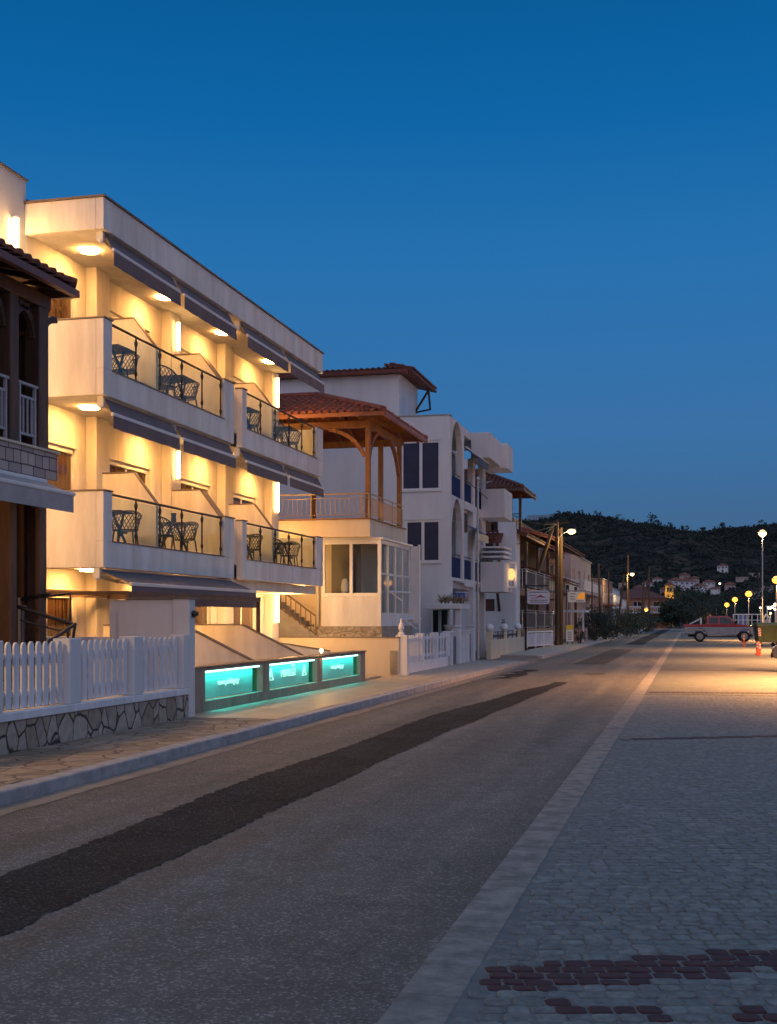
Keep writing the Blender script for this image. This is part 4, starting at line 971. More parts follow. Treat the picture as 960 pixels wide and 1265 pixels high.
m = MB(); m.box(gx1, gx1 + 0.30, 37.0, 37.06, 1.5, 3.9); m.tube([(gx1 + 0.28, 37.03, 0.1), (gx1 + 0.28, 37.03, 3.95)], 0.04, 8); m.build('end_frame', M['whitemetal'], G)
for (ya, yb, z) in ((34.0, 36.6, 2.42), (35.8, 38.0, 1.62)):   # folded awning arms on the porch side
    m = MB(); m.tube([(gx1 + 0.08, ya, z), (gx1 + 0.10, yb, z + 0.02)], 0.035, 8); m.bar((gx1 + 0.09, ya, z), (gx1 + 0.4, ya + 0.3, z - 0.28), 0.03); m.build('awning_arm', M['whitemetal'], G)
m = MB(); m.lathe((-9.7, 33.8, 2.30), [(0.10, 0), (0.13, 0.22), (0.1, 0.42), (0.06, 0.5)], 12); pv = m.build('vase', M['whitemetal'], G, smooth=True)
# terrace railing in front and along the street
def bars(p, q, z0, z1, mat, name, parent, step=0.13, r=0.012, top=0.022, postat=1.4, low=0.10):
    p = Vector(p); q = Vector(q); L = (q - p).length; m = MB(); n_ = max(1, int(L / step))
    m.tube([(p.x, p.y, z1), (q.x, q.y, z1)], top, 8); m.tube([(p.x, p.y, z0 + low), (q.x, q.y, z0 + low)], r, 6); m.tube([(p.x, p.y, z1 - 0.12), (q.x, q.y, z1 - 0.12)], r, 6)
    for k in range(n_ + 1):
        c = p.lerp(q, k / n_); m.tube([(c.x, c.y, z0 + low), (c.x, c.y, z1 - 0.12)], r, 5, caps=False)
    k = 0
    while k <= L + 0.01: c = p.lerp(q, min(1, k / L)); m.tube([(c.x, c.y, z0), (c.x, c.y, z1)], r * 1.8, 6); k += postat
    return m.build(name, mat, parent)
goldr = pm('warm_lit_railing', (0.52, 0.34, 0.16), rough=0.4)  # golden light from the hotel is put into the railing colour
bars((-15, 33.08, 0), (tx - 0.06, 33.08, 0), 4.486, 5.18, goldr, 'railing', G, 0.14, postat=1.5); bars((tx - 0.06, 33.08, 0), (tx - 0.06, 37.2, 0), 4.486, 5.18, goldr, 'railing', G, 0.14, postat=1.4)
# pergola
pz = 7.05
for (x, y) in ((-8.85, 33.2), (-8.85, 37.0), (-9.35, 36.6), (-13.2, 33.2), (-11.6, 36.8)):
    m = MB(); m.box(x - 0.07, x + 0.07, y - 0.07, y + 0.07, 4.487, pz); m.build('post', M['wood'], G, bevel=0.012)
m = MB(); m.box(-15, -8.74, 33.12, 33.28, pz + 0.002, pz + 0.2); m.box(-15, -8.74, 36.92, 37.08, pz + 0.002, pz + 0.2); m.box(-8.93, -8.77, 33.28, 36.92, pz + 0.004, pz + 0.198); m.build('beam', M['wood'], G, bevel=0.01)
def brace(p, q, bow):
    m = MB(); p = Vector(p); q = Vector(q); pts = []
    for k in range(7):
        t = k / 6; c = p.lerp(q, t); c += Vector(bow) * math.sin(PI * t); pts.append(c)
    for a, b in zip(pts[:-1], pts[1:]): m.bar(a, b + (b - a) * 0.08, 0.10, 0.11)
    m.build('brace', M['wood'], G)
brace((-8.95, 33.2, 6.25), (-10.0, 33.2, 7.05), (0.12, 0, 0.12)); brace((-8.85, 33.3, 6.25), (-8.85, 34.3, 7.05), (0, -0.1, 0.12)); brace((-8.85, 36.9, 6.1), (-8.85, 35.7, 7.05), (0, 0.12, 0.14)); brace((-13.1, 33.2, 6.25), (-12.1, 33.2, 7.05), (-0.1, 0, 0.12))
pr = R(20); ex, ey0, ey1 = -8.18, 32.35, 37.9; wd = ey1 - ey0; hz = 7.30
def hip_roof(parent, ex, ey0, ey1, wx, hz, pr, mat, name='tiled_roof', raft=True):
    rt = MB(); wd = ey1 - ey0; half = wd / 2; tp = math.tan(pr); cp = math.cos(pr); up = Vector((0, cp, math.sin(pr))); us = Vector((0, -cp, math.sin(pr))); ue = Vector((-cp, 0, math.sin(pr)))
    tiles(rt, (ex, ey0, hz + 0.04), (-1, 0, 0), up, wx, lambda u: min(u, half) / cp, r=0.085)
    tiles(rt, (ex, ey0, hz + 0.04), (0, 1, 0), ue, wd, lambda u: min(u, wd - u) / cp, r=0.085)
    rx, ry, rz = ex - half, ey0 + half, hz + half * tp
    for P_ in ([(ex, ey0, hz), (ex - wx, ey0, hz), (ex - wx, ry, rz), (rx, ry, rz)], [(ex, ey1, hz), (rx, ry, rz), (ex - wx, ry, rz), (ex - wx, ey1, hz)], [(ex, ey0, hz), (rx, ry, rz), (ex, ey1, hz)]): rt.prism(P_, (0, 0, 0.03))
    rt.tube([(ex, ey0, hz + 0.1), (rx, ry, rz + 0.1)], 0.1, 8); rt.tube([(rx, ry, rz + 0.1), (ex - wx, ry, rz + 0.1)], 0.1, 8)
    o = rt.build(name, mat, parent); m = MB()
    m.box(ex - wx, ex + 0.02, ey0 - 0.05, ey0 + 0.02, hz - 0.12, hz + 0.03); m.box(ex - 0.03, ex + 0.05, ey0 + 0.02, ey1, hz - 0.12, hz + 0.03); m.build('eave_board', M['darkwood'], o)
    return o
rt = MB(); half = wd / 2; tp = math.tan(pr)
VN = Vector((0, math.cos(pr), math.sin(pr))); VS = Vector((0, -math.cos(pr), math.sin(pr))); VE = Vector((-math.cos(pr), 0, math.sin(pr)))
tiles(rt, (ex, ey0, hz + 0.04), (-1, 0, 0), VN, 8.0, lambda u: min(u, half) / math.cos(pr), r=0.085)
tiles(rt, (ex, ey1, hz + 0.04), (-1, 0, 0), VS, 8.0, lambda u: min(u, half) / math.cos(pr), r=0.085)
tiles(rt, (ex, ey0, hz + 0.04), (0, 1, 0), VE, wd, lambda u: min(u, wd - u) / math.cos(pr), r=0.085)
rx, ry, rz = ex - half, ey0 + half, hz + half * tp
for P_ in ([(ex, ey0, hz), (ex - 8, ey0, hz), (ex - 8, ry, rz), (rx, ry, rz)], [(ex, ey1, hz), (rx, ry, rz), (ex - 8, ry, rz), (ex - 8, ey1, hz)], [(ex, ey0, hz), (rx, ry, rz), (ex, ey1, hz)]): rt.prism(P_, (0, 0, 0.03))
rt.tube([(ex, ey0, hz + 0.1), (rx, ry, rz + 0.1)], 0.1, 8); rt.tube([(ex, ey1, hz + 0.1), (rx, ry, rz + 0.1)], 0.1, 8); rt.tube([(rx, ry, rz + 0.1), (ex - 8, ry, rz + 0.1)], 0.1, 8)
pr_ = rt.build('tiled_roof', M['tile'], G)
m = MB()
for k in range(16): 
    x = ex - 0.25 - k * 0.5; t_ = min(half, ex - x); m.bar((x, ey0 + 0.03, hz - 0.05), (x, ey0 + t_, hz - 0.05 + t_ * tp), 0.07, 0.09); m.bar((x, ey1 - 0.03, hz - 0.05), (x, ey1 - t_, hz - 0.05 + t_ * tp), 0.07, 0.09)
for k in range(10):
    y = ey0 + 0.3 + k * 0.54; t_ = min(y - ey0, ey1 - y); m.bar((ex - 0.03, y, hz - 0.05), (ex - t_, y, hz - 0.05 + t_ * tp), 0.07, 0.09)
m.build('rafters', M['wood'], pr_)
m = MB(); m.box(ex - 8, ex + 0.02, ey0 - 0.05, ey0 + 0.02, hz - 0.06, hz + 0.05); m.box(ex - 0.03, ex + 0.05, ey0 + 0.02, ey1, hz - 0.06, hz + 0.05); m.build('gutter', pm('red_gutter', (0.32, 0.10, 0.04), rough=0.45), pr_)
# outside stair with balustrade
m = MB()
for k in range(12): m.box(-11.9 + k * 0.0 - 0.0, -10.9, 0, 0, 0, 0) if False else m.box(-12.1 + k * 0.15, -12.1 + (k + 1) * 0.15, 33.2, 34.15, 0, 2.35 - k * 0.11)
m.build('stair', M['concrete'], G)
m = MB(); m.bar((-12.2, 33.2, 3.0), (-10.4, 33.2, 1.72), 0.05); m.bar((-12.2, 33.2, 2.45), (-10.4, 33.2, 1.2), 0.03)
for k in range(13): x = -12.2 + k * 0.15; m.box(x - 0.012, x + 0.012, 33.19, 33.21, 2.42 - k * 0.104, 2.98 - k * 0.107)
m.build('stair_railing', pm('brown_railing_paint', (0.13, 0.08, 0.05), rough=0.45), G)
m = MB(); m.tube([(-11.6, 34.15, 3.5), (-10.5, 34.15, 2.7)], 0.022, 6); m.build('handrail', pm('brown_railing_paint', (0, 0, 0)), G)
m = MB(); m.tube([(-10.62, 34.14, 1.2), (-10.62, 34.14, 3.9)], 0.035, 8); m.build('drainpipe', M['whitemetal'], G)

# street fence of that house: turned white pickets, finial post
F2 = thing('picket_fence', 'low white fence with broad boards and a pointed finial post beyond the turquoise panels', 'fence', (-7.6, 35.5, 0))
m = MB(); m.box(-7.8, -7.6, 32.3, 38.6, 0, 0.42); m.build('base', M['whitepaint'], F2, bevel=0.01)
m = MB(); m.box(-7.82, -7.56, 32.25, 32.5, 0, 1.2); m.lathe((-7.69, 32.38, 1.2), [(0.09, 0), (0.10, 0.05), (0.05, 0.08), (0.085, 0.18), (0.07, 0.28), (0.03, 0.34), (0.045, 0.39), (0.01, 0.46)], 12); m.build('finial_post', M['whitepaint'], F2)
for y in (34.6, 36.6, 38.45):
    m = MB(); m.box(-7.81, -7.57, y, y + 0.28, 0.42, 1.22); m.build('pillar', M['whitepaint'], F2, bevel=0.01)
m = MB(); m.box(-7.72, -7.66, 32.5, 38.45, 0.52, 0.6); m.box(-7.72, -7.66, 32.5, 38.45, 1.02, 1.1); m.build('rail', M['whitepaint'], F2)
for s0, s1, dn in ((32.6, 34.5, 0.25), (35.0, 36.5, 0.46), (37.0, 38.4, 0.46)):
    y = s0
    while y < s1:
        m = MB(); m.prism([(-7.655, y, 0.44), (-7.655, y + 0.13, 0.44), (-7.655, y + 0.13, 1.1), (-7.655, y + 0.065, 1.18), (-7.655, y, 1.1)], (0.03, 0, 0)); m.build('picket', M['whitepaint'], F2); y += dn

# ================================================================== WHITE APARTMENT HOUSE WITH ARCHES
A = thing('arched_apartment_house', 'white three storey house with tall arches, blue railings and navy window blinds', 'building', (-11, 48, 0))
AY, AXX = 43.4, -8.5
def wz(py, px=520): return Zat(py, Xat(px, AY), AY)
wl = [(Xat(495, AY), Xat(544.5, AY), wz(606), wz(544)), (Xat(500, AY), Xat(544.5, AY), wz(695), wz(642))]
m = MB(); wallgrid(m, 'Y', AY, 0.3, -17, AXX, 0, 9.05, wl); m.build('wall', M['plasterB'], A); MB().box(-17, -9.9, 51.9, 52.2, 0, 9.05).build('rear_wall', M['plasterB'], A)
for h in wl: window(A, 'Y', AY, h[0], h[1], h[2], h[3], M['whitemetal'], M['paneB'], cols=2, fw=0.09, rec=0.04, sill=M['plasterB'])
m = MB(); m.box(-16.9, -9.9, 43.7, 51.9, 8.7, 8.8); m.box(-17.02, AXX + 0.03, AY - 0.03, AY + 0.33, 9.053, 9.09); m.build('roof', M['concrete'], A)
# balconies behind a screen wall with arches
def arch_panel(mb, x, t, y0, y1, z0, z1, ya, yb, za, zs):
    """panel from y0..y1, z0..z1 with an arch opening ya..yb from za, springing at zs"""
    mb.box(x - t, x, y0, ya, z0, z1); mb.box(x - t, x, yb, y1, z0, z1)
    if za > z0: mb.box(x - t, x, ya, yb, z0, za)
    c = (ya + yb) / 2; r = (yb - ya) / 2; n_ = 12; asp = 1.35
    for k in range(n_):
        a0 = PI - PI * k / n_; a1 = PI - PI * (k + 1) / n_
        p0 = (c + r * math.cos(a0), zs + r * asp * math.sin(a0)); p1 = (c + r * math.cos(a1), zs + r * asp * math.sin(a1))
        mb.hexa([(x - t, p0[0], p0[1]), (x, p0[0], p0[1]), (x, p1[0], p1[1]), (x - t, p1[0], p1[1]), (x - t, p0[0], z1), (x, p0[0], z1), (x, p1[0], z1), (x - t, p1[0], z1)])
y1a, y1b = Yat(558, AXX), Yat(571.5, AXX); y2a, y2b = Yat(587, AXX), Yat(597.5, AXX); yE = Yat(600, AXX)
m = MB()
for (z0, z1, zs) in ((3.05, 6.08, 4.65), (6.08, 9.05, 7.55)):
    arch_panel(m, AXX, 0.22, AY + 0.3, y1b + 0.35, z0, z1, y1a, y1b, z0 + 0.12, zs)
    arch_panel(m, AXX, 0.22, y2a - 0.5, yE, z0, z1 if z0 < 6 else 8.1, y2a, y2b, z0 + 0.12, zs - 0.25)
m.box(AXX - 0.22, AXX, y1b + 0.35, y2a - 0.5, 8.75, 9.05)
m.box(AXX - 0.22, AXX, AY + 0.3, AY + 0.62, 0, 3.05); m.box(AXX - 0.22, AXX, y2a - 0.4, y2a + 0.1, 0, 3.05); m.box(AXX - 0.22, AXX, yE - 0.3, yE, 0, 3.05)
m.build('arcade_wall', M['plasterB'], A)
m = MB(); m.box(-10.3, AXX - 0.22, AY + 0.3, yE, 2.8, 3.05); m.box(-10.3, AXX - 0.22, AY + 0.3, yE, 5.85, 6.08); m.box(-9.9, AXX - 0.22, AY + 0.3, yE, 8.85, 9.04)
m.box(AXX, AXX + 0.04, y1b + 0.35, y2a - 0.5, 2.9, 3.17); m.box(AXX, AXX + 0.04, y1b + 0.35, y2a - 0.5, 5.9, 6.2); m.build('balcony_floor', M['plasterB'], A)
m = MB(); wallgrid(m, 'X', -10.3, 0.25, 43.7, 51.9, 0, 8.69, [(44.2, 47.4, 3.1, 5.4), (47.9, 51.2, 3.1, 5.4), (44.2, 47.4, 6.12, 8.4), (47.9, 51.2, 6.12, 8.4)]); m.build('inner_wall', M['plasterB'], A)
for z in (3.1, 6.12):
    for a, b in ((44.2, 47.4), (47.9, 51.2)): window(A, 'X', -10.3, a, b, z, z + 2.28, M['blue'], M['paneB'], cols=3)
for z in (3.06, 6.09):
    for a, b in ((y1a, y1b), (y1b + 0.36, y2a - 0.51), (y2a, y2b)): bars((AXX - 0.1, a, 0), (AXX - 0.1, b, 0), z, z + 1.0, M['blue'], 'railing', A, 0.10, r=0.018, postat=9)
    m = MB(); m.box(AXX - 0.16, AXX - 0.13, y1a, y2b, z + 0.1, z + 0.85); m.build('railing_screen', M['blue'], A)
bx = lambda y0, y1, x1, z0, z1: MB().box(AXX + 0.003, x1, y0, y1, z0, z1)
bx(47.8, 50.6, -7.75, 8.05, 9.06).build('roof_bay', M['plasterB'], A, bevel=0.01); bx(50.6, 52.3, -7.45, 7.95, 9.0).build('roof_bay', M['plasterB'], A, bevel=0.01)
bx(50.2, 52.4, -7.5, 5.85, 7.05).build('corner_balcony', M['plasterB'], A, bevel=0.01)
m = MB(); m.box(AXX + 0.003, -7.5, 50.0, 52.3, 2.75, 4.0); m.build('corner_balcony', M['plasterB'], A, bevel=0.01)
m = MB()
for z in (4.18, 4.38, 4.58): m.box(AXX + 0.05, -7.5, 50.0, 52.3, z, z + 0.07)
m.build('slatted_rail', M['whitepaint'], A)
for z in (7.9, 4.95):
    m = MB(); m.prism([(AXX + 0.003, 46.6, z + 0.35), (AXX + 0.5, 46.6, z), (AXX + 0.5, 46.6, z + 0.03), (AXX + 0.003, 46.6, z + 0.38)], (0, 2.4, 0)); m.box(AXX + 0.5, AXX + 0.52, 46.6, 49.0, z - 0.25, z + 0.03); m.build('awning', M['blue'], A)
m = MB(); m.box(AXX + 0.5, AXX + 0.55, 46.58, 49.02, 7.93, 7.99); m.box(AXX, AXX + 0.06, 46.58, 49.02, 8.28, 8.36); m.build('awning_frame', M['whitemetal'], A)
# glowing lantern box on the corner balcony
m = MB(); lx, ly, lz = -7.42, 51.5, 2.95
m.box(lx - 0.22, lx + 0.22, ly - 0.22, ly + 0.22, lz, lz + 0.06); m.box(lx - 0.24, lx + 0.24, ly - 0.24, ly + 0.24, lz + 1.05, lz + 1.12)
for sx in (-1, 1):
    for sy in (-1, 1): m.box(lx + sx * 0.2 - 0.02, lx + sx * 0.2 + 0.02, ly + sy * 0.2 - 0.02, ly + sy * 0.2 + 0.02, lz + 0.06, lz + 1.05)
m.box(lx - 0.2, lx + 0.2, ly - 0.2, ly + 0.2, lz + 0.3, lz + 0.34); ln = m.build('hanging_lantern', M['whitemetal'])
tag(ln, 'glowing glass lantern box fixed under the corner balcony of the arched house', 'lantern')
m = MB(); m.lathe((lx, ly, lz + 0.36), [(0.10, 0), (0.15, 0.12), (0.15, 0.36), (0.08, 0.46)], 12); m.build('glowing_glass', em('lantern_glow', (1.0, 0.50, 0.16), 1.5), ln, smooth=True); light('POINT', (lx + 0.35, ly - 0.35, lz + 0.5), 6, WARM, ln, 0.08)
# penthouse
ph = -10.48
m = MB(); m.box(-17, ph, AY + 0.33, 46.9, 8.8, 10.75); m.build('penthouse', M['plasterB'], A)
m = MB(); tiles(m, (-17, AY + 0.02, 10.84), (1, 0, 0), Vector((0, 0.97, 0.12)), 6.9, lambda u: 0.7, r=0.07); m.box(-17.1, ph + 0.35, AY + 0.0, AY + 0.5, 10.70, 10.84)
m.prism([(ph + 0.55, AY + 0.1, 10.74), (ph + 0.55, 48.0, 10.74), (ph - 0.5, 48.0, 11.0), (ph - 0.5, AY + 0.1, 11.0)], (0, 0, 0.09)); tiles(m, (ph + 0.55, AY + 0.1, 10.85), (0, 1, 0), Vector((-0.97, 0, 0.24)).normalized(), 4.5, lambda u: 0.9, r=0.07)
m.build('penthouse_roof', M['tileD'], A)
m = MB(); m.bar((ph, 46.6, 9.8), (ph + 0.55, 46.6, 10.65), 0.08); m.bar((ph, 46.6, 9.75), (ph + 0.6, 46.6, 9.85), 0.06); m.bar((ph + 0.58, 46.6, 9.83), (ph + 0.5, 46.6, 10.7), 0.07); m.build('roof_bracket', M['darkmetal'], A)
# ground floor: canopy, shopfront, drooping dry plants
m = MB(); cx0 = Xat(528, 42.0); m.box(cx0, -7.75, 41.6, 43.38, 1.98, 2.16); m.box(-8.0, -7.8, 41.8, 42.0, 0, 1.98); m.build('canopy', M['plasterB'], A, bevel=0.01)
wa = [(Xat(534, 43.37), Xat(583, 43.37))]
m = MB(); x0, x1 = Xat(535, AY - 0.03), AXX - 0.1; m.box(x0, x1, AY - 0.035, AY - 0.003, 0.2, 1.95); m.build('shop_window', M['paneD'], A)
m = MB()
for x in (x0 - 0.06, x0 + 0.25, x0 + 0.55, x1 - 0.3): m.box(x, x + 0.06, AY - 0.08, AY - 0.036, 0.2, 1.95)
m.box(x0 - 0.06, x1, AY - 0.08, AY - 0.036, 1.951, 1.975); m.build('shop_frame', M['whitemetal'], A)
m = MB(); m.box(AXX - 0.6, AXX + 0.25, 45.2, 45.9, 2.3, 2.62); m.build('blue_blind', pm('bright_blue', (0.02, 0.12, 0.42), rough=0.5), A)
D_ = MB(); random.seed(8)
for k in range(7):
    c = (-8.55 + k * 0.13, 42.3 + random.uniform(-0.3, 0.3), 2.16)
    for q in range(40):
        a = random.uniform(0, 6.28); r = random.uniform(0.1, 0.32); h = random.uniform(0.15, 0.42)
        p = (c[0] + math.cos(a) * r * 0.3, c[1] + math.sin(a) * r * 0.3, c[2] + h * 0.6); e = (c[0] + math.cos(a) * r, c[1] + math.sin(a) * r, c[2] + h * random.uniform(0.2, 1)); D_.bar(c, p, 0.012); D_.bar(p, e, 0.018, 0.006)
tag(D_.build('potted_grasses', pm('dry_straw', (0.30, 0.22, 0.14), rough=0.9)), 'tufts of dry grasses along the top of the canopy of the arched house', 'grasses')
# slim grey mast in front of the arches
SM = thing('slim_mast', 'slim grey steel mast rising in front of the arched house', 'pole', (-7.2, 43.0, 0.13))
xm = at(590.5, 45); m = MB(); 
SM.location = (xm[0], xm[1], 0.13); m.tube([(xm[0], xm[1], 0.13), (xm[0], xm[1], 6.75)], [0.055, 0.04], 10); m.build('shaft', M['steel'], SM)
m = MB(); m.ball((xm[0], xm[1], 6.82), 0.09, 10, 8); m.tube([(xm[0], xm[1], 6.6), (xm[0] + 0.5, xm[1], 6.72)], 0.02, 6); m.build('top_bracket', M['steel'], SM)

# gate pillars and small fences along the pavement
GP = thing('gate_pillars', 'white gate with urn topped pillars and dark blue gate leaf under the arched house', 'gate', (-7.65, 41, 0))
for i, y in enumerate((38.95, 40.4, 42.0, 43.2)):
    m = MB(); m.box(-7.82, -7.56, y, y + 0.26, 0, 1.35 if i % 2 else 1.18); m.box(-7.85, -7.53, y - 0.03, y + 0.29, (1.35 if i % 2 else 1.18), (1.35 if i % 2 else 1.18) + 0.06); m.build('pillar', M['plasterB'], GP, bevel=0.01)
m = MB(); m.lathe((-7.69, 39.08, 1.24), [(0.06, 0), (0.13, 0.06), (0.16, 0.16), (0.15, 0.2)], 12); m.build('urn', M['concrete'], GP, smooth=True)
m = MB(); m.box(-7.72, -7.68, 39.3, 40.35, 0.1, 1.05); m.box(-7.72, -7.68, 42.3, 43.15, 0.1, 1.1); m.build('gate_leaf', pm('blue_grey_gate', (0.10, 0.13, 0.2), rough=0.5), GP)
m = MB(); m.box(-7.78, -7.62, 40.66, 41.95, 0, 0.5); m.build('low_wall', M['plasterB'], GP)
for k in range(9):
    y = 40.75 + k * 0.14; m = MB(); m.lathe((-7.7, y, 0.5), [(0.03, 0), (0.045, 0.12), (0.025, 0.3), (0.04, 0.5)], 8); m.build('baluster', M['plasterB'], GP)
W3 = thing('globe_wall', 'cream garden wall with three white globe lamps beside the driveway', 'wall', (-7.7, 52.5, 0))
m = MB(); m.box(-7.85, -7.65, 47.6, 57.6, 0, 0.78); m.build('wall', M['cream'], W3, bevel=0.01)
bars((-7.75, 48.6, 0), (-7.75, 57.2, 0), 0.78, 1.1, M['darkmetal'], 'railing', W3, 0.18)
for y in (47.7, 51.6, 55.9):
    m = MB(); m.box(-7.86, -7.64, y, y + 0.25, 0.78, 1.12); m.build('pier', M['cream'], W3)
    m = MB(); m.ball((-7.75, y + 0.12, 1.27), 0.17, 14, 10); m.build('globe', pm('opal_globe', (0.75, 0.75, 0.76), (0.73, 0.73, 0.74), rough=0.25), W3, smooth=True)

# ================================================================== HOUSE WITH RED EAVES
K = thing('red_roof_house', 'white house with red tiled eaves, brown shutters and long timber edged balconies', 'house', (-11, 68, 0))
KY, KX2 = 60.6, -8.5
def kx(px): return Xat(px, KY)
def kz(py): return Zat(py, kx(620), KY)
hs = [(kx(598), kx(609), kz(694), kz(668)), (kx(598), kx(611), kz(755), kz(740)), (kx(598), kx(612), kz(640), kz(612))]
m = MB(); wallgrid(m, 'Y', KY, 0.3, -16, KX2, 0, 6.0, hs); m.build('wall', M['plasterB'], K); m = MB(); wallgrid(m, 'X', KX2 - 1.3, 0.25, KY + 0.3, 80, 0, 7.4, [(62, 64, 3.2, 5.2), (66, 69, 3.2, 5.2), (72, 75, 3.2, 5.2), (62, 64, 0.6, 2.5), (67, 70, 0.6, 2.5)]); m.box(-14, KX2 - 1.4, KY + 0.9, KY + 1.2, 6, 7.6); m.build('balcony_wall', pm('brown_balcony_wall', (0.20, 0.13, 0.085), (0.15, 0.10, 0.065), 1, 0.9), K); m = MB(); m.box(KX2 - 0.9, KX2, KY, KY + 0.3, 6.0, 6.5)
m.box(KX2 - 0.25, KX2, KY + 0.3, KY + 1.6, 0, 6.4); m.build('wall', M['plasterB'], K)
shut = pm('brown_shutter', (0.11, 0.045, 0.03), rough=0.6)
for h in hs: window(K, 'Y', KY, h[0], h[1], h[2], h[3], M['darkwood'], shut, cols=2, rec=0.03)
for a, b, c, d in [(62, 64, 3.2, 5.2), (66, 69, 3.2, 5.2), (72, 75, 3.2, 5.2), (62, 64, 0.6, 2.5), (67, 70, 0.6, 2.5)]: window(K, 'X', KX2 - 1.3, a, b, c, d, M['darkwood'], M['pane'], cols=2)
def lean_roof(x0, x1, y0, y1, z, rise, mat=M['tileD'], name='eave_roof', parent=K, up='y'):
    m = MB()
    if up == 'y': v = Vector((0, y1 - y0, rise)); L = v.length; v.normalize(); tiles(m, (x0, y0, z), (1, 0, 0), v, x1 - x0, lambda u: L, r=0.09); m.prism([(x0, y0, z - 0.12), (x1, y0, z - 0.12), (x1, y1, z - 0.12 + rise), (x0, y1, z - 0.12 + rise)], (0, 0, 0.11))
    else: v = Vector((x0 - x1, 0, rise)); L = v.length; v.normalize(); tiles(m, (x1, y0, z), (0, 1, 0), v, y1 - y0, lambda u: L, r=0.09); m.prism([(x1, y0, z - 0.12), (x1, y1, z - 0.12), (x0, y1, z - 0.12 + rise), (x0, y0, z - 0.12 + rise)], (0, 0, 0.11))
    return m.build(name, mat, parent)
# main hip roof
zt = 8.05
hip_roof(K, -8.05, 59.9, 65.1, 6.5, Zat(603, -8.07, 59.9), R(24), M['tileD'])
m = MB(); m.box(-11.6, -11.3, KY + 1.9, KY + 2.2, zt + 0.9, zt + 1.9); m.build('chimney', M['plasterB'], K)
m = MB(); m.box(kx(600), KX2 - 0.9, KY + 0.95, KY + 1.1, 6.0, zt - 0.2); m.build('loggia_wall', M['cream'], K)
m = MB(); 
for x in (kx(628), KX2 + 0.1): m.box(x - 0.07, x + 0.07, KY + 0.9, KY + 1.04, 6.0, zt - 0.1)
m.build('loggia_post', M['darkwood'], K); bars((kx(612), KY + 0.1, 0), (KX2 + 0.2, KY + 0.1, 0), 6.0, 6.9, M['darkmetal'], 'railing', K, 0.16)
lean_roof(kx(596), kx(622), KY - 0.9, KY + 0.1, Zat(668, kx(610), KY - 0.9), 0.5); lean_roof(kx(622), kx(632), KY - 0.9, KY + 0.1, Zat(745, kx(628), KY - 0.9) + 0.9, 0.5)
for z in (kz(684), kz(742)): 
    m = MB(); m.bar((kx(617), KY, z - 0.5), (kx(617), KY - 0.7, z + 0.45), 0.12); m.build('eave_bracket', M['darkwood'], K)
lean_roof(KX2 - 1.4, KX2 + 0.5, KY + 0.4, 80, Zat(668, KX2, 66), 0.7, up='x')
lean_roof(KX2 - 1.4, KX2 + 0.8, 70, 92, 6.3, 0.7, up='x')
tan = pm('tan_balcony_edge', (0.36, 0.24, 0.15), rough=0.8)
for z in (2.75 + 0.1, 0.72):
    m = MB(); m.box(KX2 - 1.3, KX2 + 0.35, KY + 1.6, 79, z - 0.02, z + 0.36); m.build('balcony_slab', tan, K, bevel=0.01)
    bars((KX2 + 0.3, KY + 1.7, 0), (KX2 + 0.3, 79, 0), z + 0.36, z + 1.35, M['steel'], 'railing', K, 0.5, r=0.025, postat=4); bars((KX2 - 1.3, KY + 1.7, 0), (KX2 + 0.3, KY + 1.7, 0), z + 0.36, z + 1.35, M['steel'], 'railing', K, 0.3, r=0.02)
for y in (63, 68, 73, 78): 
    m = MB(); m.box(KX2 + 0.1, KX2 + 0.26, y, y + 0.16, 1.08, 2.82); m.box(KX2 + 0.1, KX2 + 0.26, y, y + 0.16, 3.22, 5.6); m.build('column', M['darkwood'], K)

# white railings and kerb fence before it
F3 = thing('metal_fence', 'short white metal fence with upright bars beyond the globe lamp wall', 'fence', (-7.6, 61, 0.12))
m = MB(); p0 = at(651, 62); p1 = at(683, 66)
m = bars((p0[0], p0[1], 0), (p1[0], p1[1], 0), 0.13, 0.95, M['whitepaint'], 'bars', F3, 0.14, r=0.03, top=0.04)
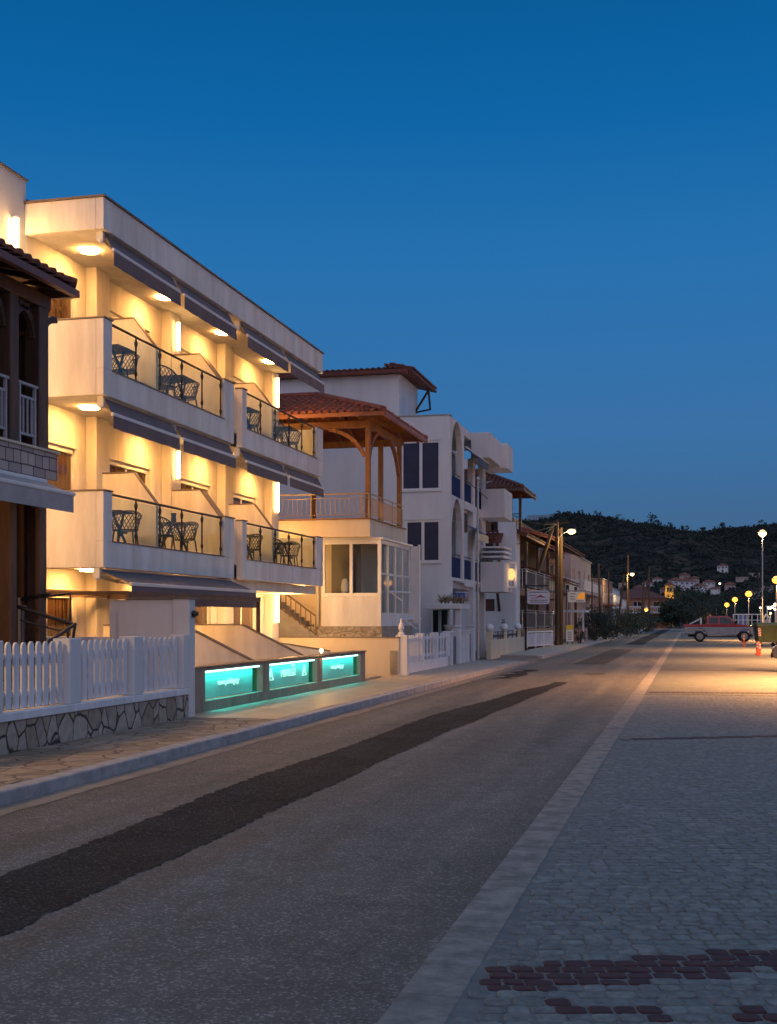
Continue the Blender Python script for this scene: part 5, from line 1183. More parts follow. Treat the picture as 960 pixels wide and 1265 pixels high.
# ================================================================== BUILDINGS FARTHER ALONG THE STREET
random.seed(61)
def simple_building(name, label, x1, depth, y0, y1, h, wall, roof=None, floors=2, group=None, nwin=2, balc=True, cat='building', rz=0.0, z=0.0, winmat=None, frame=None, loc=None, flat=True, awn=None, bays=None):
    """x1: street face; windows on the street face and on the face towards the camera"""
    t = thing(name, label, cat, (x1, y0, z), group); x0 = x1 - depth; fh = h / floors; hx = []; hy = []
    for f in range(floors):
        for k in range(bays or max(1, int((y1 - y0) / 4.5))):
            st = (y1 - y0) / (bays or max(1, int((y1 - y0) / 4.5))); c = y0 + (k + 0.5) * st; hx.append((c - min(0.9, st * .3), c + min(0.9, st * .3), z + f * fh + 0.7, z + f * fh + min(2.3, fh * 0.8)))
        for k in range(nwin):
            st = depth / nwin; c = x0 + (k + 0.5) * st; hy.append((c - min(0.7, st * .3), c + min(0.7, st * .3), z + f * fh + 0.9, z + f * fh + min(2.3, fh * 0.8)))
    m = MB(); wallgrid(m, 'X', x1, 0.25, y0 + 0.25, y1, z, z + h, hx); wallgrid(m, 'Y', y0, 0.25, x0, x1, z, z + h, hy); m.box(x0, x0 + 0.25, y0 + 0.25, y1, z, z + h); m.box(x0 + 0.25, x1 - 0.25, y1 - 0.25, y1, z, z + h); m.box(x0 + 0.25, x1 - 0.25, y0 + 0.25, y1 - 0.25, z + h - 0.3, z + h - 0.1)
    m.build('wall', wall, t)
    for (a, b, c, d) in hx: window(t, 'X', x1, a, b, c, d, frame or M['whitemetal'], winmat or M['paneD'], cols=2)
    for (a, b, c, d) in hy: window(t, 'Y', y0, a, b, c, d, frame or M['whitemetal'], winmat or M['paneD'], cols=2)
    if roof:
        pr = R(22); W_ = depth + 0.9; hh = W_ / 2 * math.tan(pr); m = MB(); xm = (x0 + x1) / 2; q0, q1 = y0 - 0.45, y1 + 0.45; e0, e1 = x0 - 0.45, x1 + 0.45; in_ = min(W_ / 2, (q1 - q0) / 2 - 0.1)
        A_ = (e1, q0, z + h + .003); B_ = (e1, q1, z + h + .003); C_ = (e0, q1, z + h + .003); D_ = (e0, q0, z + h + .003); R0 = (xm, q0 + in_, z + h + hh); R1 = (xm, q1 - in_, z + h + hh)
        m.quad(A_, B_, R1, R0); m.quad(C_, D_, R0, R1); m.quad(D_, A_, R0); m.quad(B_, C_, R1); m.quad(D_, C_, B_, A_); m.build('roof', roof, t)
    else:
        m = MB(); m.box(x0 - 0.1, x1 + 0.1, y0 - 0.1, y1 + 0.1, z + h + 0.003, z + h + 0.12); m.build('roof_edge', M['concrete'], t)
    if balc:
        for f in range(1, floors):
            m = MB(); m.box(x1 + 0.003, x1 + 1.1, y0 + 0.5, y1 - 0.5, z + f * fh + 0.2, z + f * fh + 0.42); bo = m.build('balcony', wall, t)
            bars((x1 + 1.05, y0 + 0.5, 0), (x1 + 1.05, y1 - 0.5, 0), z + f * fh + 0.42, z + f * fh + 1.35, M['whitemetal'], 'railing', bo, 0.3, r=0.02, postat=3)
            bars((x1 + 0.05, y0 + 0.52, 0), (x1 + 1.05, y0 + 0.52, 0), z + f * fh + 0.42, z + f * fh + 1.35, M['whitemetal'], 'railing', bo, 0.25, r=0.02, postat=3)
    return t
pink = pm('pink_plaster', (0.40, 0.25, 0.20), (0.33, 0.20, 0.16), 0.5, 0.9); brick = pm('orange_brick_plaster', (0.36, 0.17, 0.10), (0.28, 0.13, 0.08), 0.5, 0.9)
whiteF = pm('far_white_plaster', (0.78, 0.77, 0.77), (0.65, 0.64, 0.64), 0.3, 0.9); pinkB = pm('pale_pink_plaster', (0.50, 0.37, 0.33), (0.42, 0.31, 0.28), 0.3, 0.9)
def YX(px, X): return Yat(px, X)
simple_building('shop_building', 'pinkish brown block with a long balcony right beside the wooden lamp pole', -9.6, 7, 84, 96, 6.4, pink, floors=2)
simple_building('pink_apartment_block', 'pale pink flat roofed block above the dark oleanders', -9.3, 9, 98, 118, 6.9, pinkB, floors=2, nwin=2)
simple_building('rose_house', 'rose coloured low house behind the leaning poles', -8.6, 8, 124, 140, 5.6, pink, floors=2)
simple_building('white_guesthouse', 'small white guesthouse beyond the rose house', -8.9, 8, 146, 160, 5.2, whiteF, floors=2)
simple_building('orange_tavern', 'orange walled tavern with a long white balcony under the bell tower', -3.9, 10, 214, 226, 5.1, brick, roof=M['tileD'], floors=2, nwin=3)
TV = bpy.data.objects['orange_tavern']; m = MB(); m.box(-12.5, -3.6, 212.4, 213.99, 2.5, 2.75); m.build('front_balcony', M['whitepaint'], TV); bars((-12.5, 212.45, 0), (-3.65, 212.45, 0), 2.75, 3.7, M['whitepaint'], 'railing', TV, 0.3, r=0.03, top=0.05)
# red canopy and a lit fascia at the shop
sh = thing('shop_canopy', 'red tiled canopy with timber posts in front of the brown block', 'canopy', (-8.6, 80, 0))
m = MB(); v = Vector((-2.2, 0, 0.8)); L = v.length; tiles(m, (-7.6, 74, 4.0), (0, 1, 0), v.normalized(), 12, lambda u: L, r=0.09); m.prism([(-7.6, 74, 3.85), (-7.6, 86, 3.85), (-9.8, 86, 4.65), (-9.8, 74, 4.65)], (0, 0, 0.1)); m.build('roof', M['tileD'], sh)
for y in (74.3, 80, 85.7): MB().box(-7.9, -7.72, y, y + 0.18, 0.1, 3.85).build('post', M['darkwood'], sh)
m = MB(); m.box(-9.55, -9.5, 84, 92, 3.6, 4.3); tag(m.build('lit_fascia', em('lit_fascia_glow', (1.0, 0.75, 0.38), 0.45)), 'pale yellow lit shop fascia on the brown block behind the wooden pole', 'shop sign')
# boxes of the low terrace beneath the second sign
tr = thing('terrace_kiosk', 'low brown kiosk with flat white canopy beneath the white and orange sign', 'kiosk', (-8.0, 78, 0.12))
kx0, ky0 = at(700, 79); kx1, _ = at(722, 79)
m = MB(); m.box(kx0 - 0.2, kx1 + 0.1, ky0, ky0 + 3, 2.05, 2.2); m.build('canopy', M['whitepaint'], tr); m = MB(); m.box(kx0, kx1, ky0 + 0.6, ky0 + 2.8, 0.12, 1.0); m.build('counter', pink, tr)
m = MB(); m.box(kx0, kx0 + 0.1, ky0, ky0 + 0.1, 0.12, 2.05); m.box(kx1 - 0.1, kx1, ky0, ky0 + 0.1, 0.12, 2.05); m.build('posts', M['whitepaint'], tr)

# ================================================================== POLES, LAMPS, SIGNS, WIRES
polewood = pm('weathered_pole_wood', (0.14, 0.085, 0.045), (0.07, 0.045, 0.025), 3, 0.85, 0.5, 40, streak=True)
yl = (1.0, 0.70, 0.28)
bulbY = em('yellow_lamp', (1.0, 0.60, 0.17), 7); bulbO = em('sodium_lamp', (1.0, 0.36, 0.045), 4.0); bulbW = em('white_lamp', (1.0, 0.85, 0.55), 4)
def Zp(py, d): return EYE + (764 - py) * d / 1500
P1 = thing('utility_pole', 'brown wooden pole pair with a glowing lamp arm and a long slanted strut', 'street lamp', (*at(689, 69), 0.12))
x, y = at(688.5, 69); x2, y2 = at(693.5, 70.5)
m = MB(); m.tube([(x, y, 0.0), (x, y, Zp(642, 69))], [0.13, 0.10], 12); m.build('pole', polewood, P1)
m = MB(); m.tube([(x2, y2, 0.0), (x2, y2, Zp(652, 70.5))], [0.12, 0.09], 12); m.build('pole', polewood, P1)
xs_, ys_ = at(634, 68); m = MB(); xt, yt = at(683, 69); m.tube([(xs_, ys_, 0.1), (xt, yt, Zp(652, 69))], [0.13, 0.11], 10); m.build('strut', polewood, P1)
m = MB(); xa, ya = at(704, 69); m.tube([(x, y, Zp(668, 69)), (x + 0.25, y, Zp(660, 69)), (xa - 0.1, ya, Zp(656, 69))], 0.03, 8); m.build('arm', M['steel'], P1)
m = MB(); m.bar((xa - 0.15, ya, Zp(654.5, 69)), (xa + 0.35, ya, Zp(654, 69)), 0.22, 0.10); m.build('lamp_head', M['steel'], P1, bevel=0.02)
m = MB(); m.ball((xa + 0.1, ya, Zp(656.5, 69)), (0.24, 0.19, 0.15), 14, 8); m.build('bulb', bulbY, P1, smooth=True); light('POINT', (xa + 0.1, ya, Zp(656.5, 69) - 0.3), 300, yl, P1, 0.12)
m = MB()
for dx in (-0.6, -0.2, 0.2, 0.6): m.lathe((x + dx, y, Zp(645, 69)), [(0.03, 0), (0.04, 0.05), (0.02, 0.1)], 6)
m.bar((x - 0.7, y, Zp(646, 69)), (x + 0.7, y, Zp(646, 69)), 0.08); m.build('crossarm', polewood, P1)
# power lines to the houses
m = MB()
def sag(p, q, s, n_=14): return [tuple(Vector(p).lerp(Vector(q), k / n_) - Vector((0, 0, s * 4 * (k / n_) * (1 - k / n_)))) for k in range(n_ + 1)]
for (q, s) in (((AXX + 0.1, 46, 7.0), 0.6), ((KX2, 61, 5.4), 0.2), ((-8.45, 62, 6.1), 0.15)): m.tube(sag((x, y, Zp(647, 69)), q, s), 0.014, 5)
tag(m.build('power_lines', M['rubber']), 'black wires sagging from the wooden pole to the houses', 'wires')
def old_pole(label, px, d, pyt, lean=0.0, strut=None, r=0.12):
    x, y = at(px, d); t = thing('wooden_pole', label, 'pole', (x, y, 0.1), 'wooden poles along the street')
    xt, yt = at(px + lean, d); m = MB(); m.tube([(x, y, 0.05), (xt, yt, Zp(pyt, d))], [r, r * 0.75], 9); m.build('shaft', polewood, t)
    if strut: xq, yq = at(px + strut, d); m = MB(); m.tube([(xq, yq, 0.05), (xt, yt, Zp(pyt + 6, d))], [r * 0.8, r * 0.7], 8); m.build('strut', polewood, t)
    return t
old_pole('dark wooden pole leaning slightly before the pale pink block', 742.5, 104, 696, -3)
old_pole('thin dark pole between the pale pink block and the rose house', 752, 112, 706, 0, r=0.08)
old_pole('thin dark pole at the left end of the pale pink block', 731.5, 98, 708, 0, r=0.07)
old_pole('slanting dark pole beside the second yellow lamp', 762, 118, 709, 9, r=0.12)
old_pole('tall dark pole right behind the second yellow lamp', 776, 128, 686, 0, r=0.13)
old_pole('dark pole with strut beyond the second yellow lamp', 802, 150, 700, 0, -12, r=0.13)
old_pole('slanting pole next to the tavern', 790, 165, 716, 6, r=0.12)
G5 = 'orange globe lamps along the promenade'
def street_lamp(name, label, px, d, py, bulb, energy, col, r=0.17, arm=-0.6, group=None, hide=None, pole=None, loc=None, hz=None):
    x, y = loc if loc else at(px, d); z = hz if hz else Zp(py, d); t = thing(name, label, 'street lamp', (x, y, 0), group)
    xp = x + arm
    m = MB(); m.lathe((xp, y, 0.0), [(0.14, 0), (0.14, 0.15), (0.07, 0.25), (0.045, z + 0.1)], 10); m.build('pole', pole or M['steel'], t)
    if arm: m = MB(); m.tube([(xp, y, z - 0.1), (xp + arm * -0.5, y, z + 0.12), (x, y, z + 0.12)], 0.03, 7); m.build('arm', pole or M['steel'], t)
    m = MB(); m.lathe((x, y, z + 0.06), [(r * 1.15, 0), (r * 0.9, 0.07), (r * 0.3, 0.13)], 14); m.build('cap', M['steel'], t)
    m = MB(); m.ball((x, y, z - 0.02), (r, r, r * 0.85), 14, 10); m.build('globe', bulb, t, smooth=True)
    if energy: light('SPOT' if group == G5 else 'POINT', (x, y, z - r - 0.12), energy, col, t, 0.12, (0, 0, 0), 156 if group == G5 else None, 0.5)
    return t
street_lamp('street_lamp', 'yellow street lamp on a pole among the slanting poles on the house side', 781, 122, 709, bulbY, 800, yl, 0.2, -0.5, pole=polewood)
sod = (1.0, 0.44, 0.13)
G5 = 'orange globe lamps along the promenade'
# the promenade row goes on towards the camera, just outside the picture
street_lamp('promenade_lamp', 'orange globe lamp of the promenade row, second nearest to the camera', 0, 0, 0, bulbO, 26000, sod, 0.2, 0, G5, loc=(6.4, 65), hz=4.5)
street_lamp('promenade_lamp', 'orange globe lamp of the promenade row, nearest to the camera', 0, 0, 0, bulbO, 85000, sod, 0.2, 0, G5, loc=(7.4, 33), hz=4.5)
street_lamp('promenade_lamp', 'orange globe lamp of the promenade row, just beyond the parked dark car', 0, 0, 0, bulbO, 23000, sod, 0.2, 0, G5, loc=(6.4, 48.5), hz=4.5)
street_lamp('promenade_lamp', 'largest orange globe lamp at the edge of the picture above the green container', 959.5, 89, 716, bulbO, 14000, sod, 0.32, 0, G5)
street_lamp('promenade_lamp', 'orange globe lamp above the pickup bonnet, second in the row', 925, 138, 733.5, bulbO, 7000, sod, 0.38, 0, G5)
street_lamp('promenade_lamp', 'orange globe lamp above the pickup windscreen, third in the row', 908, 178, 740.5, bulbO, 7000, sod, 0.40, 0, G5)
street_lamp('promenade_lamp', 'orange globe lamp above the pickup cab, fourth in the row', 898, 222, 747, bulbO, 7000, sod, 0.44, 0, G5)
street_lamp('tall_street_lamp', 'tall pale yellow lamp standing high over the green container', 942, 92, 658.5, em('pale_lamp', (1.0, 0.62, 0.20), 7), 3000, (1.0, 0.66, 0.3), 0.29, 0)
for (px, py, d, b, r, lb) in ((886.5, 753.6, 262, bulbY, 0.34, 'small yellow lamp just above the pickup roof, right of the pair'), (880, 755.2, 262, bulbY, 0.32, 'small yellow lamp just above the pickup roof, left of the pair'), (882.6, 749, 300, bulbY, 0.28, 'small yellow lamp floating above the pair over the pickup roof'),
        (798.6, 752.8, 190, bulbO, 0.30, 'orange lamp low in the dark bushes left of the tavern balcony'), (811.5, 756, 215, bulbO, 0.28, 'small orange lamp right under the tavern balcony'), (841.5, 745.5, 240, bulbW, 0.26, 'white lamp in the dark trees right of the bell tower'), (844, 748.5, 240, bulbW, 0.13, 'tiny white lamp below the white one in the dark trees'),
        (889.3, 720.8, 330, bulbW, 0.30, 'lone white lamp in front of the hillside village houses'), (939.5, 750.5, 120, bulbW, 0.10, 'small white lamp left of the bright tavern lights'), (952, 757.5, 110, bulbY, 0.10, 'small amber lamp above the green container')):
    street_lamp('small_lamp', lb, px, d, py, b, 900 if b is bulbO else 250, sod if b is bulbO else yl, r, 0, hz=None)
# string of tavern lights by the water
tl = thing('tavern_pergola', 'beach tavern pergola hung with bright warm bulbs behind the green container', 'pergola', (*at(958, 130), 0))
m = MB()
for px in (948, 958, 970): x, y = at(px, 130); m.box(x - 0.06, x + 0.06, y - 0.06, y + 0.06, 0, 2.9)
xa, ya = at(946, 130); xb, yb = at(975, 130); m.bar((xa, ya, 2.95), (xb, yb, 2.95), 0.1); m.build('frame', M['whitepaint'], tl)
for (px, py, r) in ((949, 751, 0.12), (951.5, 751.5, 0.11), (954, 750, 0.12), (958, 747.2, 0.18), (957.5, 752.8, 0.11), (960.5, 752.6, 0.10), (965, 751, 0.12)):
    x, y = at(px, 130); m = MB(); m.ball((x, y, Zp(py, 130)), r, 10, 8); m.build('bulb', em('tavern_bulb', (1.0, 0.80, 0.45), 12), tl, smooth=True)
# hanging signs
S1 = thing('hanging_sign', 'white rounded sign with a red fish like swoosh hanging from a black post', 'sign', (*at(650, 57.5), 0.12))
x, y = at(649.8, 57.5); x1, y1 = at(677, 57.5); m = MB(); m.tube([(x, y, 0.1), (x, y, Zp(722, 57.5))], 0.045, 10); m.tube([(x, y, Zp(723.5, 57.5)), (x1, y1, Zp(723.5, 57.5))], 0.035, 8); m.build('post', M['darkmetal'], S1)
m = MB()
def plate(mb, px0, py0, px1, py1, d, t=0.06, rc=0.10, off=0.0):
    a = at(px0, d); b = at(px1, d); za, zb = Zp(py1, d), Zp(py0, d); U = Vector((b[0] - a[0], b[1] - a[1], 0)); L = U.length; U.normalize(); N_ = Vector((ST, -CT, 0)); O = Vector((a[0], a[1], za)) + N_ * off
    pts = []
    for (cx, cz, a0) in ((L - rc, rc, -90), (L - rc, zb - za - rc, 0), (rc, zb - za - rc, 90), (rc, rc, 180)):
        for k in range(5): an = R(a0 + 22.5 * k); pts.append(O + U * (cx + rc * math.cos(an)) + Vector((0, 0, cz + rc * math.sin(an))))
    mb.prism(pts, -N_ * t)
signw = pm('sign_white', (0.62, 0.60, 0.64), (0.56, 0.54, 0.58), 3, 0.4); inkG = pm('sign_grey_ink', (0.16, 0.15, 0.22), rough=0.5); inkR = pm('sign_red_ink', (0.28, 0.05, 0.03), rough=0.5)
plate(m, 651.5, 729.5, 679, 746.3, 57.5, 0.10, 0.12); m.build('board', signw, S1)
m = MB()
for (a, b, c, e) in ((653.5, 731, 677, 732.2), (653.5, 735.2, 663, 736.2), (656, 738.4, 664, 739.3), (654, 741, 677, 742), (655, 743.4, 676, 744.4)): plate(m, a, b, c, e, 57.5, 0.004, 0.015, 0.004)
m.build('printed_lines', inkG, S1)
m = MB(); c = at(668, 57.5); N_ = Vector((ST, -CT, 0)); U_ = Vector((CT, ST, 0)); O = Vector((c[0], c[1], Zp(737, 57.5))) + N_ * 0.006
m.prism([O + U_ * u + Vector((0, 0, v_)) for u, v_ in ((-0.24, -0.05), (-0.05, -0.03), (0.1, -0.04), (0.22, -0.06), (0.2, -0.02), (0.08, 0.03), (0.0, 0.09), (-0.1, 0.04))], -N_ * 0.006); m.build('printed_mark', inkR, S1)
S2 = thing('shop_sign', 'white and orange rectangular sign projecting beyond the wooden pole', 'sign', (*at(701, 76), 0.12))
m = MB(); plate(m, 702, 731, 723, 744, 76, 0.12, 0.03); m.build('board', pm('sign_white_plain', (0.72, 0.70, 0.66), rough=0.4), S2)
m = MB(); pts = []; c = at(722.4, 76); O = Vector((c[0], c[1], Zp(740.3, 76))) + N_ * 0.005
pts = [O] + [O + U_ * (-0.48 * math.sin(R(a)) ) + Vector((0, 0, 0.44 * math.cos(R(a)))) for a in range(0, 91, 10)]
m.prism(pts, -N_ * 0.005); m.build('printed_sun', em('orange_backlit_print', (1.0, 0.36, 0.03), 0.45), S2)
m = MB()
for (a, b, c_, e) in ((704, 733, 711, 734), (704, 736.5, 710, 737.5), (704, 739.5, 711, 740.5), (711.5, 741.8, 721.5, 742.8)): plate(m, a, b, c_, e, 76, 0.004, 0.01, 0.004)
m.build('printed_lines', inkG, S2)
x, y = at(701.2, 76); m = MB(); m.tube([(x, y, 0.1), (x, y, Zp(728, 76))], 0.04, 8); xx = at(724, 76); m.tube([(x, y, Zp(729.5, 76)), (xx[0], xx[1], Zp(729.5, 76))], 0.03, 6); m.build('post', M['steel'], S2)
S3 = thing('menu_board', 'narrow standing board, yellow top over white menu, at the kerb', 'sign', (*at(704, 71), 0.12))
m = MB(); plate(m, 699.5, 778, 708.5, 792.5, 71, 0.05, 0.02); m.build('board', pm('sign_white_plain', (0, 0, 0)), S3)
m = MB(); plate(m, 699.5, 772, 708.5, 778, 71, 0.05, 0.02, 0.002); m.build('yellow_top', pm('sign_yellow', (0.65, 0.48, 0.02), rough=0.4), S3)
m = MB()
for k in range(5): plate(m, 701.5, 780.5 + k * 2.3, 706.5, 781.5 + k * 2.3, 71, 0.004, 0.008, 0.004)
m.build('printed_lines', inkG, S3)
m = MB(); 
for px in (701, 707): x, y = at(px, 71.05); m.box(x - 0.02, x + 0.02, y - 0.02, y + 0.02, 0.12, 0.32)
m.build('legs', M['darkmetal'], S3)
# planter with drooping shrub near the board
# ================================================================== SHRUBS AND TREES
def shrub(label, px, d, w, h, n, size, name='oleander_shrub', group='dark oleanders along the pavement', mat=None, dx=0):
    x, y = at(px, d); t = thing(name, label, 'shrub', (x, y, 0.12), group)
    m = MB()
    for k in range(7): a = random.uniform(0, 6.28); m.tube([(x + math.cos(a) * 0.08, y + math.sin(a) * 0.08, 0.05), (x + math.cos(a) * w * 0.35, y + math.sin(a) * w * 0.35, h * 0.7)], [0.03, 0.01], 5)
    m.build('stems', bark, t); c = MB(); leaves(c, (x, y, 0.12 + h * 0.52), (w, w, h * 0.52), n, size, n // 50); c.build('foliage', mat or leafO, t); return t
shrub('biggest dark oleander standing next to the white and yellow menu board', 735, 84, 1.15, 2.25, 2600, 0.07)
shrub('low dark oleander tucked against the big one on its street side', 748, 88, 1.0, 1.8, 1800, 0.07)
shrub('dark oleander in the middle of the hedge row, below the leaning pole', 761, 100, 1.4, 2.2, 1800, 0.08)
shrub('dark rounded oleander under the second yellow lamp', 775, 112, 1.5, 2.1, 1500, 0.09)
shrub('farther dark oleander just left of the road end', 787, 126, 1.7, 2.5, 1500, 0.10)
shrub('last dark oleander by the end of the pavement', 797, 150, 2.0, 2.6, 1300, 0.12)
shrub('small pot plant with drooping leaves by the menu board', 716, 74, 0.35, 1.1, 400, 0.05, 'pot_plant', 'pot plants')
shrub('small dark pot plant on the wall between the globe lamps', 619.5, 55, 0.22, 1.45, 350, 0.045, 'pot_plant', 'pot plants')
for (px, d, h, rx, n, lb) in ((836, 235, 7.5, 3.6, 1500, 'dark tree right beside the lit bell tower'), (848, 225, 7.0, 4.2, 1500, 'broad dark tree behind the white lamp'), (862, 240, 6.8, 4.0, 1300, 'dark tree above the pickup bed'), (875, 250, 7.2, 4.2, 1200, 'dark tree left of the lamps above the pickup roof'), (893, 262, 7.0, 4.0, 1000, 'dark tree behind the third orange lamp'), (912, 270, 7.4, 4.6, 1000, 'dark tree behind the second orange lamp'), (934, 270, 9.5, 5.0, 1000, 'tall dark tree left of the tavern lights'), (952, 262, 10.0, 5.0, 1000, 'dark tree behind the tavern lights'), (820, 262, 5.0, 3.5, 900, 'low dark tree behind the tavern roof'), (829, 208, 4.6, 2.6, 1300, 'low dark tree hiding the foot of the bell tower'), (840, 204, 4.4, 3.0, 1300, 'low dark tree at the very end of the road')):
    x, y = at(px, d); tree('village_tree', lb, x, y, 0, h, rx, n, 0.28, 'dark trees at the end of the street', trunk=0.2)
# ================================================================== VILLAGE ON THE SLOPE
vil = [(777, 741, 9, 3.2, 'w', 'white village house with red roof left of the tall dark pole'), (790, 735, 10, 4.5, 'b', 'orange brown village house left of the bell tower'), (801, 728, 10, 4, 'w', 'white house with red roof up left of the bell tower'), (812, 722, 8, 3.5, 'w', 'small white house at the upper left of the bell tower'),
       (835, 728, 13, 5.5, 'w', 'white village house with blue balconies right behind the bell tower'), (849, 730, 12, 6, 'w', 'long white village house with blue balconies'), (846, 718, 9, 4, 'r', 'red roofed house above the long white one'), (858, 722, 8, 4, 'r', 'red roofed house up the slope from the long white one'),
       (866, 734, 9, 5, 'w', 'white house with red roof above the pickup bed'), (876, 729, 10, 5, 'w', 'white village house left of the lone white lamp'), (884, 735, 8, 4, 'w', 'white house just below the lone white lamp'), (893, 709, 9, 5, 'w', 'isolated pale house highest on the hillside'),
       (902, 731, 9, 4.5, 'r', 'red roofed house left of the fading slope houses'), (917, 722, 10, 4.5, 'p', 'pinkish house on the slope above the second orange lamp'), (932, 716, 9, 4, 'p', 'pinkish house on the slope under the tall pale lamp'), (947, 736, 11, 6, 'p', 'pale grey house behind the tavern lights'), (935, 742, 9, 6, 'w', 'pale gabled house left of the tavern lights'), (822, 735, 9, 3.5, 'r', 'low red roofed house just behind the bell tower foot'), (770, 728, 8, 4, 'p', 'pinkish house behind the slanting poles')]
random.seed(77)
vb = pm('village_blue', (0.05, 0.10, 0.30), rough=0.6)
for (px, py, wdt, hh, k, lb) in vil:
    x, y, d = on_hill(px, py)
    z = max(0, hill_h(x, y) - 0.3) - 1.0
    s = d / 1500 * 1.45; hh *= 1.35
    simple_building('village_house', lb, x + wdt * s * 0.5, wdt * s, y, y + 6, hh * s + 1.0, {'w': whiteF, 'b': brick, 'r': pinkB, 'p': pinkB}[k], roof=M['tile'] if k in 'wrb' else None, floors=2 if hh > 4.2 else 1, nwin=3, balc=('blue balconies' in lb), winmat=vb if 'blue' in lb else M['paneD'], z=z, group='houses of the hillside village', cat='house', bays=2)
# lit bell tower
bx_, by_ = at(827, 232); BT = thing('bell_tower', 'small yellow floodlit bell tower with arched openings and red cap', 'tower', (bx_, by_, 0))
yel = pm('ochre_tower_plaster', (0.62, 0.42, 0.14), (0.5, 0.33, 0.1), 1, 0.85)
zb, zt_ = Zp(741, 232), Zp(723, 232); zm = Zp(732.5, 232)
m = MB(); m.box(bx_ - 0.8, bx_ + 0.8, by_ - 0.8, by_ + 0.8, 0, zm); m.build('tower_base', yel, BT)
m = MB(); m.box(bx_ - 0.9, bx_ + 0.9, by_ - 0.9, by_ + 0.9, zm + 0.003, zm + 0.15); m.box(bx_ - 0.9, bx_ + 0.9, by_ - 0.9, by_ + 0.9, zt_ - 0.12, zt_ + 0.02); m.build('cornice', yel, BT)
m = MB()
for (a, b) in ((-0.72, -0.45), (-0.1, 0.1), (0.45, 0.72)):
    m.box(bx_ + a, bx_ + b, by_ - 0.72, by_ - 0.5, zm + 0.15, zt_ - 0.12); m.box(bx_ + a, bx_ + b, by_ + 0.5, by_ + 0.72, zm + 0.15, zt_ - 0.12)
m.box(bx_ - 0.72, bx_ + 0.72, by_ - 0.7, by_ - 0.52, zt_ - 0.42, zt_ - 0.12); m.build('belfry', yel, BT)
m = MB(); m.lathe((bx_, by_, zt_ + 0.02), [(1.15, 0), (0.6, 0.35), (0.05, 0.75)], 4); m.build('roof', M['tile'], BT)
m = MB(); m.lathe((bx_, by_, zm + 0.6), [(0.28, 0), (0.2, 0.2), (0.1, 0.38)], 10); m.build('bell', M['darkmetal'], BT)
light('SPOT', (bx_ + 1.0, by_ - 5.5, zm - 3.2), 2500, (1.0, 0.60, 0.12), BT, 0.1, (R(120), 0, R(10)), 70)
# hill road lights and antennas: two tiny bright buildings on the ridge
x, y = at(668, 860); simple_building('ridge_greenhouse', 'long pale greenhouse roof on the ridge above the red eaves', x + 9, 18, y - 6, y, 3.5, pm('greenhouse_sheeting', (0.25, 0.36, 0.45)), floors=1, nwin=1, balc=False, z=hill_h(x, y) - 1, cat='greenhouse')
# ================================================================== PICKUP
M['rim'] = pm('dull_alloy', (0.40, 0.36, 0.30), (0.3, 0.27, 0.22), rough=0.5)
def wheel(parent, c, r, w, axis='X', rim='steel', name='wheel', off=1):
    m = MB(); m.lathe(c, [(r * 0.62, -w / 2), (r * 0.92, -w / 2), (r, -w / 2 + 0.03), (r, w / 2 - 0.03), (r * 0.92, w / 2), (r * 0.62, w / 2)], 28, axis); o = m.build(name, M['rubber'], parent, smooth=False)
    m = MB(); m.lathe(c, [(r * 0.2, -w / 2 - 0.03), (r * 0.22, -w / 2 - 0.006), (r * 0.5, -w / 2 - 0.004), (r * 0.56, -w / 2 - 0.014), (r * 0.62, -w / 2 - 0.004), (r * 0.62, w / 2 + 0.004), (r * 0.56, w / 2 + 0.014), (r * 0.5, w / 2 + 0.004), (r * 0.22, w / 2 + 0.006), (r * 0.2, w / 2 + 0.03)], 20, axis); m.build('rim', M[rim], o)
    return o
red = pm('red_car_paint', (0.42, 0.015, 0.02), (0.36, 0.012, 0.016), 2, 0.28, coat=0.6); sil = pm('silver_car_paint', (0.30, 0.31, 0.33), (0.26, 0.27, 0.29), 2, 0.35, metal=0.5, coat=0.4)
wg = darkglass('car_window', (0.05, 0.06, 0.06), 0.04); chrome = pm('chrome', (0.6, 0.6, 0.6), rough=0.15, metal=1.0)
PU = thing('pickup_truck', 'red over silver double cab pickup parked across the promenade', 'pickup', (0, 0, 0))
# built along +X (bonnet towards +X), centre at origin, then placed
def side_prism(mb, pts, y0, y1): mb.prism([(p[0], y0, p[1]) for p in pts], (0, y1 - y0, 0))
Lh = 2.5
low = [(-2.5, 0.52), (-2.5, 0.86), (2.35, 0.86), (2.5, 0.78), (2.5, 0.50), (2.2, 0.42), (2.0, 0.42)]
def arch(cx, r=0.46, z=0.42):
    return [(cx + r * math.cos(R(a)), z + r * math.sin(R(a)) * 0.95) for a in range(0, 181, 20)]
lowp = [(-2.5, 0.50), (-2.5, 0.95), (2.42, 0.95), (2.52, 0.78), (2.52, 0.44)] + [(1.62 + 0.46, 0.42)] + arch(1.62)[1:-1] + [(1.62 - 0.46, 0.40), (-1.42 + 0.46, 0.40)] + arch(-1.42)[1:-1] + [(-1.42 - 0.46, 0.44)]
m = MB(); side_prism(m, lowp, -0.86, 0.86); m.build('lower_body', sil, PU, bevel=0.02)
upp = [(-2.5, 0.953), (-2.5, 1.14), (-0.95, 1.14), (-0.95, 1.16), (1.18, 1.16), (1.35, 1.13), (2.25, 1.04), (2.44, 0.98), (2.46, 0.953)]
m = MB(); side_prism(m, upp, -0.84, 0.84); m.build('upper_body', red, PU, bevel=0.03, seg=2)
cabp = [(-0.95, 1.14), (-0.92, 1.66), (-0.78, 1.74), (0.42, 1.74), (0.58, 1.68), (1.22, 1.13)]
m = MB(); i0 = len(m.v)
n_ = len(cabp); 
